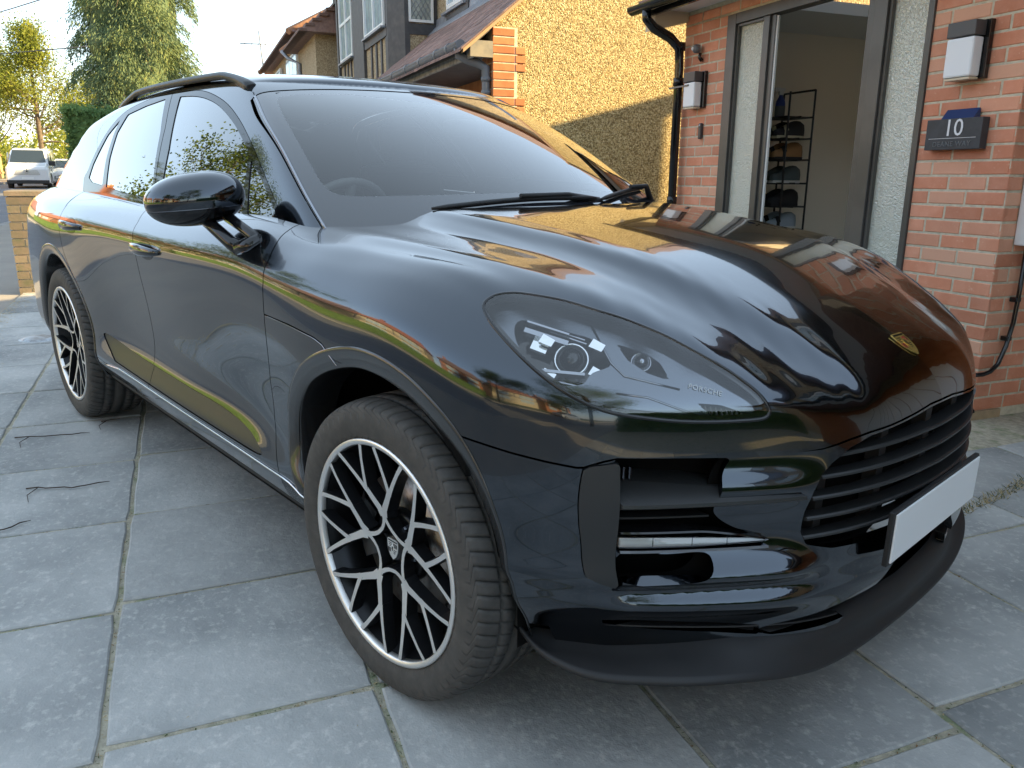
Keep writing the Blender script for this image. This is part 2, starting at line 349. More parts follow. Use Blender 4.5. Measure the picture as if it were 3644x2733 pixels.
# ---------------- triangle-mesh helper
class TM:
    def __init__(s,V,T,N): s.V,s.T,s.N=V,T,N
    def copy(s): return TM(s.V.copy(),s.T.copy(),s.N.copy())
    def clip(s,f):
        """keep f>0"""
        V,T,N=s.V,s.T,s.N
        f=np.where(np.abs(f)<1e-7,1e-7,f);ins=f>0;c=ins[T].sum(1)
        out=[T[c==3]];nv=len(V);newV=[];newN=[];cache={}
        def cut(a,b):
            k=(a,b) if a<b else (b,a)
            if k in cache:return cache[k]
            t=f[a]/(f[a]-f[b]);newV.append(V[a]+(V[b]-V[a])*t);n_=N[a]+(N[b]-N[a])*t;newN.append(n_/max(np.linalg.norm(n_),1e-9))
            cache[k]=nv+len(newV)-1;return cache[k]
        ex=[]
        for t in T[(c==1)|(c==2)]:
            i=[ins[a] for a in t]
            if sum(i)==1:
                k=i.index(True);a,b,d=t[k],t[(k+1)%3],t[(k+2)%3];ex.append((a,cut(a,b),cut(a,d)))
            else:
                k=i.index(False);a,b,d=t[k],t[(k+1)%3],t[(k+2)%3];ab,ad=cut(a,b),cut(a,d);ex.append((ab,b,d));ex.append((ab,d,ad))
        if ex: out.append(np.array(ex,int))
        T2=np.concatenate(out) if out else np.zeros((0,3),int)
        if newV: V=np.concatenate([V,np.array(newV)]);N=np.concatenate([N,np.array(newN)])
        if len(T2)==0: return TM(np.zeros((0,3)),T2,np.zeros((0,3)))
        u,inv=np.unique(T2,return_inverse=True);return TM(V[u],inv.reshape(T2.shape),N[u])
    def offset(s,d): return TM(s.V+s.N*d,s.T,s.N)
    def rim(s,depth,dirv=None):
        """extrude the open border inward"""
        E=np.concatenate([s.T[:,[0,1]],s.T[:,[1,2]],s.T[:,[2,0]]]);k=np.sort(E,1);_,i,c=np.unique(k[:,0].astype(np.int64)*(len(s.V)+1)+k[:,1],return_index=True,return_counts=True)
        B=E[i[c==1]]
        if len(B)==0:return s
        mid=(np.abs(s.V[B[:,0],1])+np.abs(s.V[B[:,1],1]))>2e-4;B=B[mid]
        if len(B)==0:return s
        a,b=B[:,0],B[:,1];t=s.V[b]-s.V[a];t/=np.maximum(np.linalg.norm(t,axis=1,keepdims=True),1e-9)
        out=np.cross(t,s.N[a]);out/=np.maximum(np.linalg.norm(out,axis=1,keepdims=True),1e-9)
        on=np.zeros_like(s.V);np.add.at(on,a,out);np.add.at(on,b,out);on/=np.maximum(np.linalg.norm(on,axis=1,keepdims=True),1e-9)
        u,inv=np.unique(B,return_inverse=True);inv=inv.reshape(B.shape);n0=len(s.V);k_=len(u);dv=-s.N[u] if dirv is None else np.tile(dirv,(k_,1))
        r=min(.0025,depth*.4)
        P1=s.V[u]+on[u]*0;P2=s.V[u]+dv*depth
        V=np.concatenate([s.V,P1,P2]);N=np.concatenate([s.N,on[u],on[u]])
        x,y=n0+inv[:,0],n0+inv[:,1]
        T=np.concatenate([s.T,np.stack([x,x+k_,y],1),np.stack([y,x+k_,y+k_],1)])
        return TM(V,T,N)
    def mirror(s,both=True):
        V2=s.V*np.array([1,-1,1]);N2=s.N*np.array([1,-1,1]);T2=s.T[:,::-1]
        if not both:return TM(V2,T2,N2)
        return TM(np.concatenate([s.V,V2]),np.concatenate([s.T,T2+len(s.V)]),np.concatenate([s.N,N2]))
    def obj(s,name,mt,parent=None,label=None):
        me=bpy.data.meshes.new(name);me.from_pydata(s.V.tolist(),[],s.T.tolist());me.materials.append(mt)
        me.polygons.foreach_set('use_smooth',[True]*len(s.T));me.update();me.normals_split_custom_set_from_vertices(s.N.tolist())
        o=bpy.data.objects.new(name,me);coll(o);o.parent=CAR if parent is None else parent;return tag(o,label)
def join(*L):
    V=[];T=[];N=[];b=0
    for t in L:
        V.append(t.V);T.append(t.T+b);N.append(t.N);b+=len(t.V)
    return TM(np.concatenate(V),np.concatenate(T),np.concatenate(N))
def curve(P,n=8,closed=True):
    """Catmull-Rom through 2D points"""
    P=np.array(P,float);k=len(P);out=[]
    for i in range(k if closed else k-1):
        p0,p1,p2,p3=(P[(i+j)%k] for j in(-1,0,1,2)) if closed else (P[max(i-1,0)],P[i],P[i+1],P[min(i+2,k-1)])
        for t in np.arange(n)/n:
            out.append(.5*((2*p1)+(-p0+p2)*t+(2*p0-5*p1+4*p2-p3)*t*t+(-p0+3*p1-3*p2+p3)*t**3))
    if not closed: out.append(P[-1])
    return np.array(out)
def sdp(x,y,P):
    """signed distance to closed polygon, + inside"""
    P=np.asarray(P,float);d=np.full(x.shape,1e9);ins=np.zeros(x.shape,bool);n=len(P)
    for i in range(n):
        a,b=P[i],P[(i+1)%n];e=b-a;L=max(e@e,1e-12);t=np.clip(((x-a[0])*e[0]+(y-a[1])*e[1])/L,0,1)
        d=np.minimum(d,np.hypot(x-a[0]-t*e[0],y-a[1]-t*e[1]))
        c=((a[1]>y)!=(b[1]>y));xx=a[0]+(y-a[1])/(e[1] if abs(e[1])>1e-12 else 1e-12)*e[0];ins^=c&(x<xx)
    return np.where(ins,d,-d)
def grad(F,P,e=.0015):
    x,y,z=P.T;g=np.stack([F(x+e,y,z)-F(x-e,y,z),F(x,y+e,z)-F(x,y-e,z),F(x,y,z+e)-F(x,y,z-e)],1);return g/np.linalg.norm(g,axis=1,keepdims=True)
def half(F,x0,x1,zc,dx,th,phs,rphs=None):
    O=[];D=[];rows=[]
    if rphs is not None:
        for ph in rphs: rows.append((x0,-ph))
    for x in np.arange(x0,x1,dx): rows.append((x,0))
    for ph in phs: rows.append((x1,ph))
    for (x,ph) in rows:
        O.append(np.tile((x,0,zc),(len(th),1)));cp=math.cos(ph)
        D.append(np.stack([np.full(len(th),math.sin(ph)),-cp*np.sin(th),cp*np.cos(th)],1))
    O=np.concatenate(O);D=np.concatenate(D).astype(float)
    P=root(F,O,D,.02,1.6,n=22);P[:,1]=np.minimum(P[:,1],0)
    N=grad(F,P);n=len(th);ky=np.abs(P[:,1])<1e-5;N[ky,1]=0;N/=np.linalg.norm(N,axis=1,keepdims=True)
    i=np.arange((len(rows)-1)*(n-1));r=i//(n-1);c=i%(n-1);a=r*n+c;b=a+1;d=a+n;e=d+1
    T=np.concatenate([np.stack([a,d,b],1),np.stack([b,d,e],1)])
    # consistent outward winding
    fn=np.cross(P[T[:,1]]-P[T[:,0]],P[T[:,2]]-P[T[:,0]]);fl=(fn*N[T[:,0]]).sum(1)<0;T[fl]=T[fl][:,::-1]
    return TM(P,T,N)
th=np.concatenate([np.linspace(0,1.75,190),np.linspace(1.76,2.35,50)])
BODY=half(Fbody,-3.3,.20,.60,.014,th,np.linspace(0,math.pi/2-.004,120),np.linspace(1.3,.05,22))
def surfx(y,z,F=Fbody):
    y=np.atleast_1d(y).astype(float);z=np.atleast_1d(z).astype(float);y,z=np.broadcast_arrays(y,z)
    return root(F,np.stack([0*y+.0,y,z],1),np.tile((1.,0,0),(len(y),1)),.0,1.2,n=30)
def surfy(x,z,F=Fbody):
    x=np.atleast_1d(x).astype(float);z=np.atleast_1d(z).astype(float);x,z=np.broadcast_arrays(x,z)
    return root(F,np.stack([x,0*x,z],1),np.tile((0,-1.,0),(len(x),1)),.0,1.3,n=30)
AF,AR=(.03,.375,.443),(-2.825,.365,.445)
AIN=[(-.362,.20),(-.368,.379),(-.425,.487),(-.423,.602),(-.347,.700),(-.239,.765),(-.105,.808),(.0,.816),(.1,.800),(.177,.768),(.245,.718),(.300,.655),(.345,.560),(.375,.450),(.382,.345),(.384,.20)]
AOUT=[(-.400,.20),(-.410,.379),(-.474,.487),(-.470,.622),(-.385,.737),(-.262,.812),(-.119,.858),(.0,.869),(.115,.852),(.205,.815),(.285,.757),(.343,.680),(.385,.575),(.405,.455),(.408,.345),(.408,.20)]
def smooth1(P,n=8): return curve(P,n,False)
CIN,COUT=smooth1(AIN),smooth1(AOUT)
def arches(m_,g=0):
    P=COUT if g>.03 else CIN
    f=-sdp(m_.V[:,0],m_.V[:,2],np.concatenate([P,[(P[-1][0],.05),(P[0][0],.05)]]));f=np.where(m_.V[:,1]>-.45,1,f);m_=m_.clip(f)
    for (cx_,cz_,r) in (AR,):
        V=m_.V;f=np.hypot(V[:,0]-cx_,V[:,2]-cz_)-(r+g);f=np.where(V[:,1]>-.45,1,f);m_=m_.clip(f)
    return m_
BASE=BODY.clip(np.where(BODY.V[:,0]>.45,BODY.V[:,2]-.235,np.where(BODY.V[:,0]<-3.3,BODY.V[:,2]-.3,BODY.V[:,2]-.335)))
BASE=arches(BASE,.050)
g=.0022
# seam between bonnet and what lies below it
SY=np.array([0,.06,.22,.29,.345,.403,.513,.65,.762,.783,.811,.852,.89,.933,.95,1.1]);SZs=np.array([.780,.779,.763,.757,.749,.737,.727,.731,.733,.726,.712,.720,.730,.745,.750,.76])
SX0=np.array([-.7,-.557,-.4,-.258,-.215,-.197,-.165,-.133,.1]);SZ0=np.array([.863,.863,.862,.854,.845,.834,.818,.802,.80])
def seam(V): return np.where(V[:,0]>.1,V[:,2]-np.interp(np.abs(V[:,1]),SY,SZs),V[:,2]-np.interp(V[:,0],SX0,SZ0))
DFz=np.array([.33,.414,.48,.546,.66,.862,.954,1.013,1.05,1.09,1.2]);DFx=np.array([-.515,-.53,-.572,-.598,-.602,-.566,-.553,-.570,-.605,-.645,-.70])
DBz=np.array([.33,.427,.527,.66,.832,.894,.945,.973,1.035,1.07,1.2]);DBx=np.array([-1.66,-1.652,-1.66,-1.652,-1.645,-1.642,-1.640,-1.650,-1.695,-1.755,-1.86])
DRx=curve([(-2.30,.30),(-2.335,.45),(-2.40,.60),(-2.50,.735),(-2.60,.84),(-2.64,.93),(-2.655,1.02),(-2.70,1.055),(-2.80,1.10),(-2.86,1.2),(-1.0,1.2),(-1.0,.30)],6)
def dF(V): return V[:,0]-np.interp(V[:,2],DFz,DFx)
def dB(V): return V[:,0]-np.interp(V[:,2],DBz,DBx)
def dR(V): return sdp(V[:,0],V[:,2],DRx)
up=BASE
# headlight outline, in a plane facing up-and-out
HLp=[(0.246,-0.836,0.993),(0.242,-0.818,1.006),(0.251,-0.798,1.014),(0.273,-0.772,1.017),(0.305,-0.746,1.014),(0.354,-0.708,1.005),(0.412,-0.671,0.989),(0.468,-0.632,0.971),(0.528,-0.6,0.949),(0.589,-0.57,0.92),(0.65,-0.542,0.888),(0.695,-0.521,0.857),(0.716,-0.51,0.833),(0.723,-0.509,0.818),(0.718,-0.52,0.807),(0.7,-0.549,0.804),(0.663,-0.605,0.803),(0.626,-0.659,0.806),(0.587,-0.711,0.813),(0.545,-0.759,0.822),(0.51,-0.791,0.836),(0.47,-0.818,0.857),(0.423,-0.84,0.886),(0.373,-0.851,0.917),(0.32,-0.853,0.948),(0.28,-0.849,0.971)]
hn=np.array([.55,-.62,.56]);hn/=np.linalg.norm(hn);hu=np.cross([0,0,1.],hn);hu/=np.linalg.norm(hu);hv=np.cross(hn,hu)
HL2=curve([(np.dot(p,hu),np.dot(p,hv)) for p in HLp],5)
def hlf(V): 
    f=sdp(V@hu,V@hv,HL2);return np.where((V@hn<.55)|(V[:,1]>-.4),-1,f)
def front(V,P,x0=.35):
    f=sdp(V[:,1],V[:,2],P);return np.where(V[:,0]<x0,-1,f)
GR=np.array([(0,.774),(-.062,.772),(-.226,.756),(-.288,.749),(-.346,.731),(-.384,.706),(-.408,.682),(-.424,.649),(-.433,.605),(-.436,.560),(-.426,.534),(-.369,.518),(-.274,.516),(-.15,.512),(0,.511)])
GRs=np.concatenate([GR,np.array([(.2,.511),(.2,.774)])])
INT=curve([(-.762,.729),(-.71,.730),(-.654,.730),(-.61,.728),(-.571,.725),(-.579,.708),(-.588,.690),(-.594,.664),(-.602,.632),(-.595,.610),(-.565,.584),(-.508,.554),(-.515,.543),(-.58,.541),(-.66,.540),(-.758,.540)],4)
IN2=curve([(-.755,.534),(-.68,.532),(-.616,.533),(-.607,.515),(-.622,.493),(-.646,.482),(-.70,.479),(-.762,.482)],4)
BLP=curve([(-.809,.708),(-.800,.717),(-.780,.722),(-.758,.724),(-.757,.692),(-.759,.60),(-.760,.505),(-.755,.464),(-.775,.468),(-.796,.480),(-.806,.493),(-.810,.555),(-.815,.60),(-.816,.65)],4)
LGP=np.array([(.2,.418),(0,.415),(-.178,.397),(-.376,.360),(-.464,.348),(-.505,.336),(-.464,.324),(-.343,.322),(-.15,.330),(.2,.34)])
bon=up.clip(seam(up.V)-g)
bon=bon.clip(dF(bon.V)-g)
cowlx=lambda V:V[:,0]-(-.262-.40*V[:,1]**2-.30*V[:,1]**4)
bon=bon.clip(np.where(np.abs(V_:=bon.V[:,1])>.715,1,cowlx(bon.V)))
hl_out=bon.clip(-hlf(bon.V)-.0035)
hl_in=bon.clip(hlf(bon.V)-.001)
hl_out.mirror().rim(.008).obj('bonnet',M['paint'])
# front bumper
bum=up.clip(-seam(up.V)-g);bum=bum.clip(bum.V[:,0]-.1)
zbl=lambda V:V[:,2]-np.interp(np.abs(V[:,1]),[0,.35,.54,.685,.744,.85,1],[.312,.312,.325,.309,.296,.295,.295])
bum=bum.clip(np.where(bum.V[:,0]>.3,zbl(bum.V),1))
SLOT=np.array([(-.49,.350),(-.58,.365),(-.70,.376),(-.755,.370),(-.75,.360),(-.68,.350),(-.58,.341),(-.49,.328)])
for P_ in (GRs,INT,IN2,LGP,BLP,SLOT): bum=bum.clip(-front(bum.V,P_,.3)-.0005)
EZ_=Sp([.28,.33,.38,.405,.43,.45,.478,.51,.56,.62,.66,.70,.75],[0,0,.000,.012,.006,-.006,.026,.012,-.012,-.010,.0,-.012,-.014])
def cheek(t):
    """ledges moulded into the bumper below and beside the intakes"""
    ss=lambda v:np.clip(v,0,1)**2*(3-2*np.clip(v,0,1))
    def e(y,z): a=np.abs(y);return EZ_(z)*ss((a-.36)/.14)*ss((.775-a)/.045)
    y,z=t.V[:,1],t.V[:,2];h=.003;m_=t.V[:,0]>.3
    dx=np.where(m_,e(y,z),0);ey=np.where(m_,(e(y+h,z)-e(y-h,z))/(2*h),0);ez=np.where(m_,(e(y,z+h)-e(y,z-h))/(2*h),0)
    V=t.V.copy();V[:,0]+=dx;N=t.N.copy();N[:,1]-=t.N[:,0]*ey;N[:,2]-=t.N[:,0]*ez;N/=np.linalg.norm(N,axis=1,keepdims=True);return TM(V,t.T,N)
bum=cheek(bum)
BUMP=bum.mirror().rim(.022).obj('front_bumper',M['paint'])
# blade surround: same surface, a little proud
bl=up.clip(front(up.V,BLP,.3)-.0012).offset(.005).rim(.03)
for s_ in (0,1): (bl if not s_ else bl.mirror(False)).obj('intake_blade',M['trim'])
# lower front wing between door and wheel
wing=up.clip(-seam(up.V)-g);wing=wing.clip(dF(wing.V)-g);wing=wing.clip(-.1-wing.V[:,0])
for s_ in (0,1): (wing if not s_ else wing.mirror(False)).rim(.008).obj('front_wing',M['paint'])
zsill=lambda V:V[:,2]-np.interp(V[:,0],[-2.3,-2.2,-2.0,-1.5,-.86,-.6,-.5,-.42],[.40,.393,.409,.404,.402,.402,.404,.39])
fd=up.clip(-dF(up.V)-g);fd=fd.clip(dB(fd.V)-g);fd=fd.clip(zsill(fd.V)-.001);fd=fd.clip(-.70-fd.V[:,1])
rd=up.clip(-dB(up.V)-g);rd=rd.clip(dR(rd.V)-g);rd=rd.clip(zsill(rd.V)-.001);rd=rd.clip(-.70-rd.V[:,1])
# side blade: panel let into the doors
SB=curve([(-2.235,.522),(-1.95,.504),(-1.70,.494),(-1.30,.490),(-1.0,.488),(-.80,.474),(-.70,.452),(-.66,.425),(-.9,.418),(-1.5,.420),(-2.0,.428),(-2.10,.44)],6)
sbf=lambda V:np.where(V[:,1]>-.6,-1,sdp(V[:,0],V[:,2],SB))
SBS=up.clip(sbf(up.V)-.001)
fd=fd.clip(-sbf(fd.V)-.0015);rd=rd.clip(-sbf(rd.V)-.0015)
FD=[];RD=[]
for s_ in (0,1):
    FD.append((fd if not s_ else fd.mirror(False)).rim(.008).obj('front_door',M['paint']));RD.append((rd if not s_ else rd.mirror(False)).rim(.008).obj('rear_door',M['paint']))
    a_=SBS.offset(-.004).clip(0*SBS.V[:,0]+1);b1=a_.clip(dB(a_.V)-g).rim(.01);b2=a_.clip(-dB(a_.V)-g).rim(.01)
    (b1 if not s_ else b1.mirror(False)).obj('side_blade',M['trim'],FD[-1]);(b2 if not s_ else b2.mirror(False)).obj('side_blade',M['trim'],RD[-1])
sill=up.clip(-zsill(up.V)-.001);sill=sill.clip(-dF(sill.V)+.25);sill=sill.clip(sill.V[:,0]+2.45);sill=sill.clip(-.45-sill.V[:,0]+.05)
for s_ in (0,1): (sill if not s_ else sill.mirror(False)).rim(.02).obj('side_sill',M['paint'])
rq=up.clip(-dR(up.V)-g);rq=rq.clip(-1.9-rq.V[:,0])
rq.mirror().rim(.008).obj('rear_body',M['paint'])
# dark shell just inside, closes the shut lines; pierced where openings are deep
inn=arches(BODY.clip(BODY.V[:,2]-.26),.02);inn=TM(inn.V-inn.N*np.where((inn.V[:,0]>.3)&(inn.V[:,2]<.74),.034,.012)[:,None],inn.T,inn.N)
for P_ in (GRs,INT,IN2,LGP): inn=inn.clip(-front(inn.V,P_,.3)-.004)
inn=inn.clip(-hlf(inn.V)-.004);inn=inn.clip(np.where(inn.V[:,0]>-.6,1,np.abs(inn.V[:,1])-.7))
inn.mirror().obj('inner_shell',M['void'])
deep=BODY.clip(np.minimum(BODY.V[:,0]-.35,np.minimum(BODY.V[:,2]-.25,.80-BODY.V[:,2]))).offset(-.085)
deep.mirror().obj('radiator_screen',M['void'])
# wheel arch flares
def flare(pin,pout,name):
    P=[]
    for (xi,zi),(xo,zo) in zip(pin,pout):
        y0=surfy(xo,max(zo,.27))[0,1];row=[]
        for t,dy in ((-.012,.0006),(.02,.0035),(.18,.0030),(.6,-.001),(.92,-.006),(1,-.010),(1.04,-.020),(1.04,-.06),(1.0,-.12)):
            row.append((xo+(xi-xo)*t,y0-dy,zo+(zi-zo)*t))
        P.append(row)
    for s_ in (1,-1):
        mb=MB();mb.grid([[(x,y*s_,z) for (x,y,z) in r_] for r_ in P]);mb.build(name,M['flare'],CAR)
M['flare']=mat('arch_paint',(.020,.021,.023),rough=.25,spec=.5,coat=.6,coatr=.08)
flare(CIN[6:-5],COUT[6:-5],'wheel_arch_trim')
ra=np.linspace(R_(-8),R_(188),90);flare([(AR[0]+math.cos(a)*AR[2],AR[1]+math.sin(a)*AR[2]) for a in ra],[(AR[0]+math.cos(a)*(AR[2]+.0505),AR[1]+math.sin(a)*(AR[2]+.0505)) for a in ra],'wheel_arch_trim')
for pin in (CIN[8:-4],[(AR[0]+math.cos(a)*(AR[2]+.005),AR[1]+math.sin(a)*(AR[2]+.005)) for a in ra]):
    cx_=.0 if pin[0][0]>-1 else -2.81
    for s_ in (1,-1):
        mb=MB();mb.grid([[(x,-s_*.85,z),(x+(x-cx_)*.04,-s_*.80,z+.015),(x+(x-cx_)*.04,-s_*.56,z+.015),(cx_,-s_*.55,.37)] for x,z in pin]);mb.build('wheel_housing',M['void'],CAR)
# ---------------- glasshouse
thg=np.linspace(0,1.95,190)
GH=half(Fgreen,-3.25,-1.30,1.12,.013,thg,np.linspace(0,math.pi/2-.004,110),np.linspace(1.3,.05,14))
GH=GH.clip(GH.V[:,2]-1.02)
DLO=curve([(-2.876,1.14),(-2.866,1.197),(-2.835,1.292),(-2.771,1.392),(-2.660,1.458),(-2.507,1.492),(-2.29,1.517),(-2.088,1.526),(-1.843,1.524),(-1.663,1.508),(-1.451,1.464),(-1.276,1.405),(-1.117,1.332),(-.961,1.245),(-.80,1.143),(-.683,1.068),(-.55,.95),(-1.6,.95),(-2.6,.95)],6)
dlo=lambda V:np.where((V[:,1]>-.45),-1,sdp(V[:,0],V[:,2],DLO))
belt=lambda V:V[:,2]-1.04
# windscreen outline
_s=Sp([1.0,1.09,1.174,1.304,1.40,1.484,1.6],[.772,.762,.745,.703,.664,.617,.545]);AZ=np.linspace(1.0,1.6,61);AY=_s(AZ)
def wsf(V):
    a=np.abs(V[:,1]);top=V[:,0]-(-1.117-.33*a**2);side=np.interp(V[:,2],AZ,AY)-a
    return np.where(V[:,0]<-1.5,-1,np.minimum(top,side))
ws=GH.clip(wsf(GH.V)-.001)
fr=GH.clip(-wsf(GH.V)-.001)
side=fr.clip(dlo(fr.V)-.001);shell=fr.clip(-dlo(fr.V)-.001)
shell.mirror().rim(.008).obj('roof_shell',M['paint'])
# side: gloss frame and panes
FW=curve([(-1.955,1.505),(-1.801,1.500),(-1.65,1.484),(-1.491,1.452),(-1.328,1.400),(-1.198,1.345),(-1.085,1.288)],5,False).tolist()+[(-.985,1.082),(-1.60,1.098),(-1.70,1.10),(-1.80,1.30)]
FQ=[(-1.052,1.268),(-.93,1.205),(-.81,1.130),(-.735,1.078),(-.95,1.082)]
RW=[(-2.57,1.452),(-2.354,1.482),(-2.123,1.503),(-1.978,1.364),(-1.80,1.113),(-2.172,1.121),(-2.458,1.134),(-2.554,1.259),(-2.602,1.372)]
RQ=[(-2.652,1.431),(-2.75,1.362),(-2.808,1.227),(-2.807,1.165),(-2.719,1.146),(-2.525,1.138),(-2.607,1.259),(-2.650,1.373)]
frame=side.clip(belt(side.V)-.001)
PN=[]
for P_ in (FW,FQ,RW,RQ):
    f=lambda V:sdp(V[:,0],V[:,2],np.array(P_))
    PN.append(frame.clip(f(frame.V)-.001).offset(-.003));frame=frame.clip(-f(frame.V)-.0005)
gapx=lambda V:V[:,0]-np.interp(V[:,2],[1.09,1.166,1.242,1.384,1.54],[-1.772,-1.811,-1.858,-1.944,-2.088])
fa=frame.clip(gapx(frame.V)-.003);fb=frame.clip(-gapx(frame.V)-.003)
for s_ in (0,1):
    for q_,par,ps in ((fa,FD[s_],PN[:2]),(fb,RD[s_],PN[2:])):
        (q_ if not s_ else q_.mirror(False)).rim(.006).obj('window_frame',M['gloss'],par)
        for p_ in ps: (p_ if not s_ else p_.mirror(False)).obj('window_pane',M['pane'],par)
ins=side.offset(-.03)
# windscreen glass, printed border, gasket
wm=ws.mirror()
def band(V):
    a=np.abs(V[:,1]);x,z=V[:,0],V[:,2];side_=np.interp(z,AZ,AY)-a-.035
    top_=x-(-1.117-.33*a**2)-.040-.085*np.clip(1-np.abs(V[:,1]-.02)/.34,0,1)**.6
    mi=.035-np.hypot(np.clip(np.abs(V[:,1])-.0,0,None),(x+.95)*1.0)
    low=z-(1.178-.03*a**2)
    # rounded corners
    k=.02;return -k*np.log(np.exp(-side_/k)+np.exp(-top_/k)+np.exp(-low/k))-.008
b_=band(wm.V)
wmg=wm.clip(b_);wmb=wm.clip(-band(wm.V))
wmg.offset(-.002).obj('windscreen',M['screen'])
WB=wmb.offset(-.002).obj('windscreen_border',M['frit'])
for s_ in (1,-1):
    mb=MB();pts=[]
    for z in np.linspace(1.085,1.486,24):
        y=np.interp(z,AZ,AY)-.004;p=root(Fgreen,np.array([[-1.3,0,z]]),np.array([[math.sqrt(max(0,1-y*y)),0,0]])*0+np.array([[1,0,0]]),0,1.4,n=1)
        # walk along +x at this y,z to the surface
        q=root(Fgreen,np.array([[-1.6,-y,z]]),np.array([[1.,0,0]]),0,1.4,n=26)[0]
        pts.append((q[0]+.001,q[1]*s_,q[2]+.001))
    mb.tube(pts,.0045,6);mb.build('windscreen_seal',M['chromed'],CAR)
# cabin
for s_ in (-1,1):
    mb=MB();y=.37*s_
    mb.box((-1.75,y-.24,.55),(-1.22,y+.24,.72));o_=mb.build('front_seat',M['int'],CAR,bevel=.05)
    mb=MB();mb.prism([(-1.72,.66),(-1.60,.66),(-1.80,1.25),(-1.90,1.24)],'y',y-.22,y+.22);mb.build('backrest',M['int'],o_,bevel=.04)
    mb=MB();mb.prism([(-1.85,1.27),(-1.76,1.27),(-1.80,1.43),(-1.87,1.43)],'y',y-.12,y+.12);mb.build('headrest',M['int'],o_,bevel=.03)
mb=MB();mb.box((-2.9,-.62,.55),(-2.45,.62,1.15));mb.build('rear_seat',M['int'],CAR,bevel=.05)
mb=MB();P=[]
for y in np.linspace(-.64,.64,20):
    P.append([(-.42-.42*y*y,y,1.10),(-.62-.2*y*y,y,1.125),(-.88,y,1.12),(-.98,y,1.07),(-.96,y,.85)])
mb.grid(P);mb.build('dashboard',M['int'],CAR)
mb=MB();mb.box((-3.0,-.66,.42),(-.5,.66,.5));mb.build('cabin_floor',M['int'],CAR)
mb=MB();P=[]
for x in np.linspace(-2.9,-1.2,14):
    P.append([(x,y,float(RT(np.array(x)))-.060*y*y-.16*y**4-.035) for y in np.linspace(-.56,.56,12)])
mb.grid(P);mb.build('headlining',M['intl'],CAR)
mb=MB();sw=Vector((-1.12,-.37,1.03));ax=Vector((-.9,0,.42)).normalized();uu=Vector((0,1,0));vv=ax.cross(uu)
mb.tube([sw+(uu*math.cos(a)+vv*math.sin(a))*.185 for a in np.linspace(0,2*math.pi,33)],.016,8,caps=False)
for a in (0,math.pi,-math.pi/2): mb.tube([sw,sw+(uu*math.cos(a)+vv*math.sin(a))*.18],.018,6)
mb.tube([sw,sw-ax*.02],[.07,.05],12);mb.build('steering_wheel',M['int'],CAR)
mb=MB();mb.prism([(-.98,1.42),(-.90,1.42),(-.93,1.36),(-.99,1.36)],'y',-.02,.13);mb.build('interior_mirror',M['int'],CAR,bevel=.012)
# ---------------- underbody
mb=MB();mb.box((-3.5,-.74,.22),(.45,.74,.52));mb.build('underbody',M['void'],CAR)
for s_ in (1,-1):
    mb=MB();mb.box((-2.42,-.9*s_-(.0),.30),(-.42,-.70*s_,.36)) if s_>0 else mb.box((-2.42,.70,.30),(-.42,.9,.36));mb.build('sill_underside',M['plastic'],CAR)
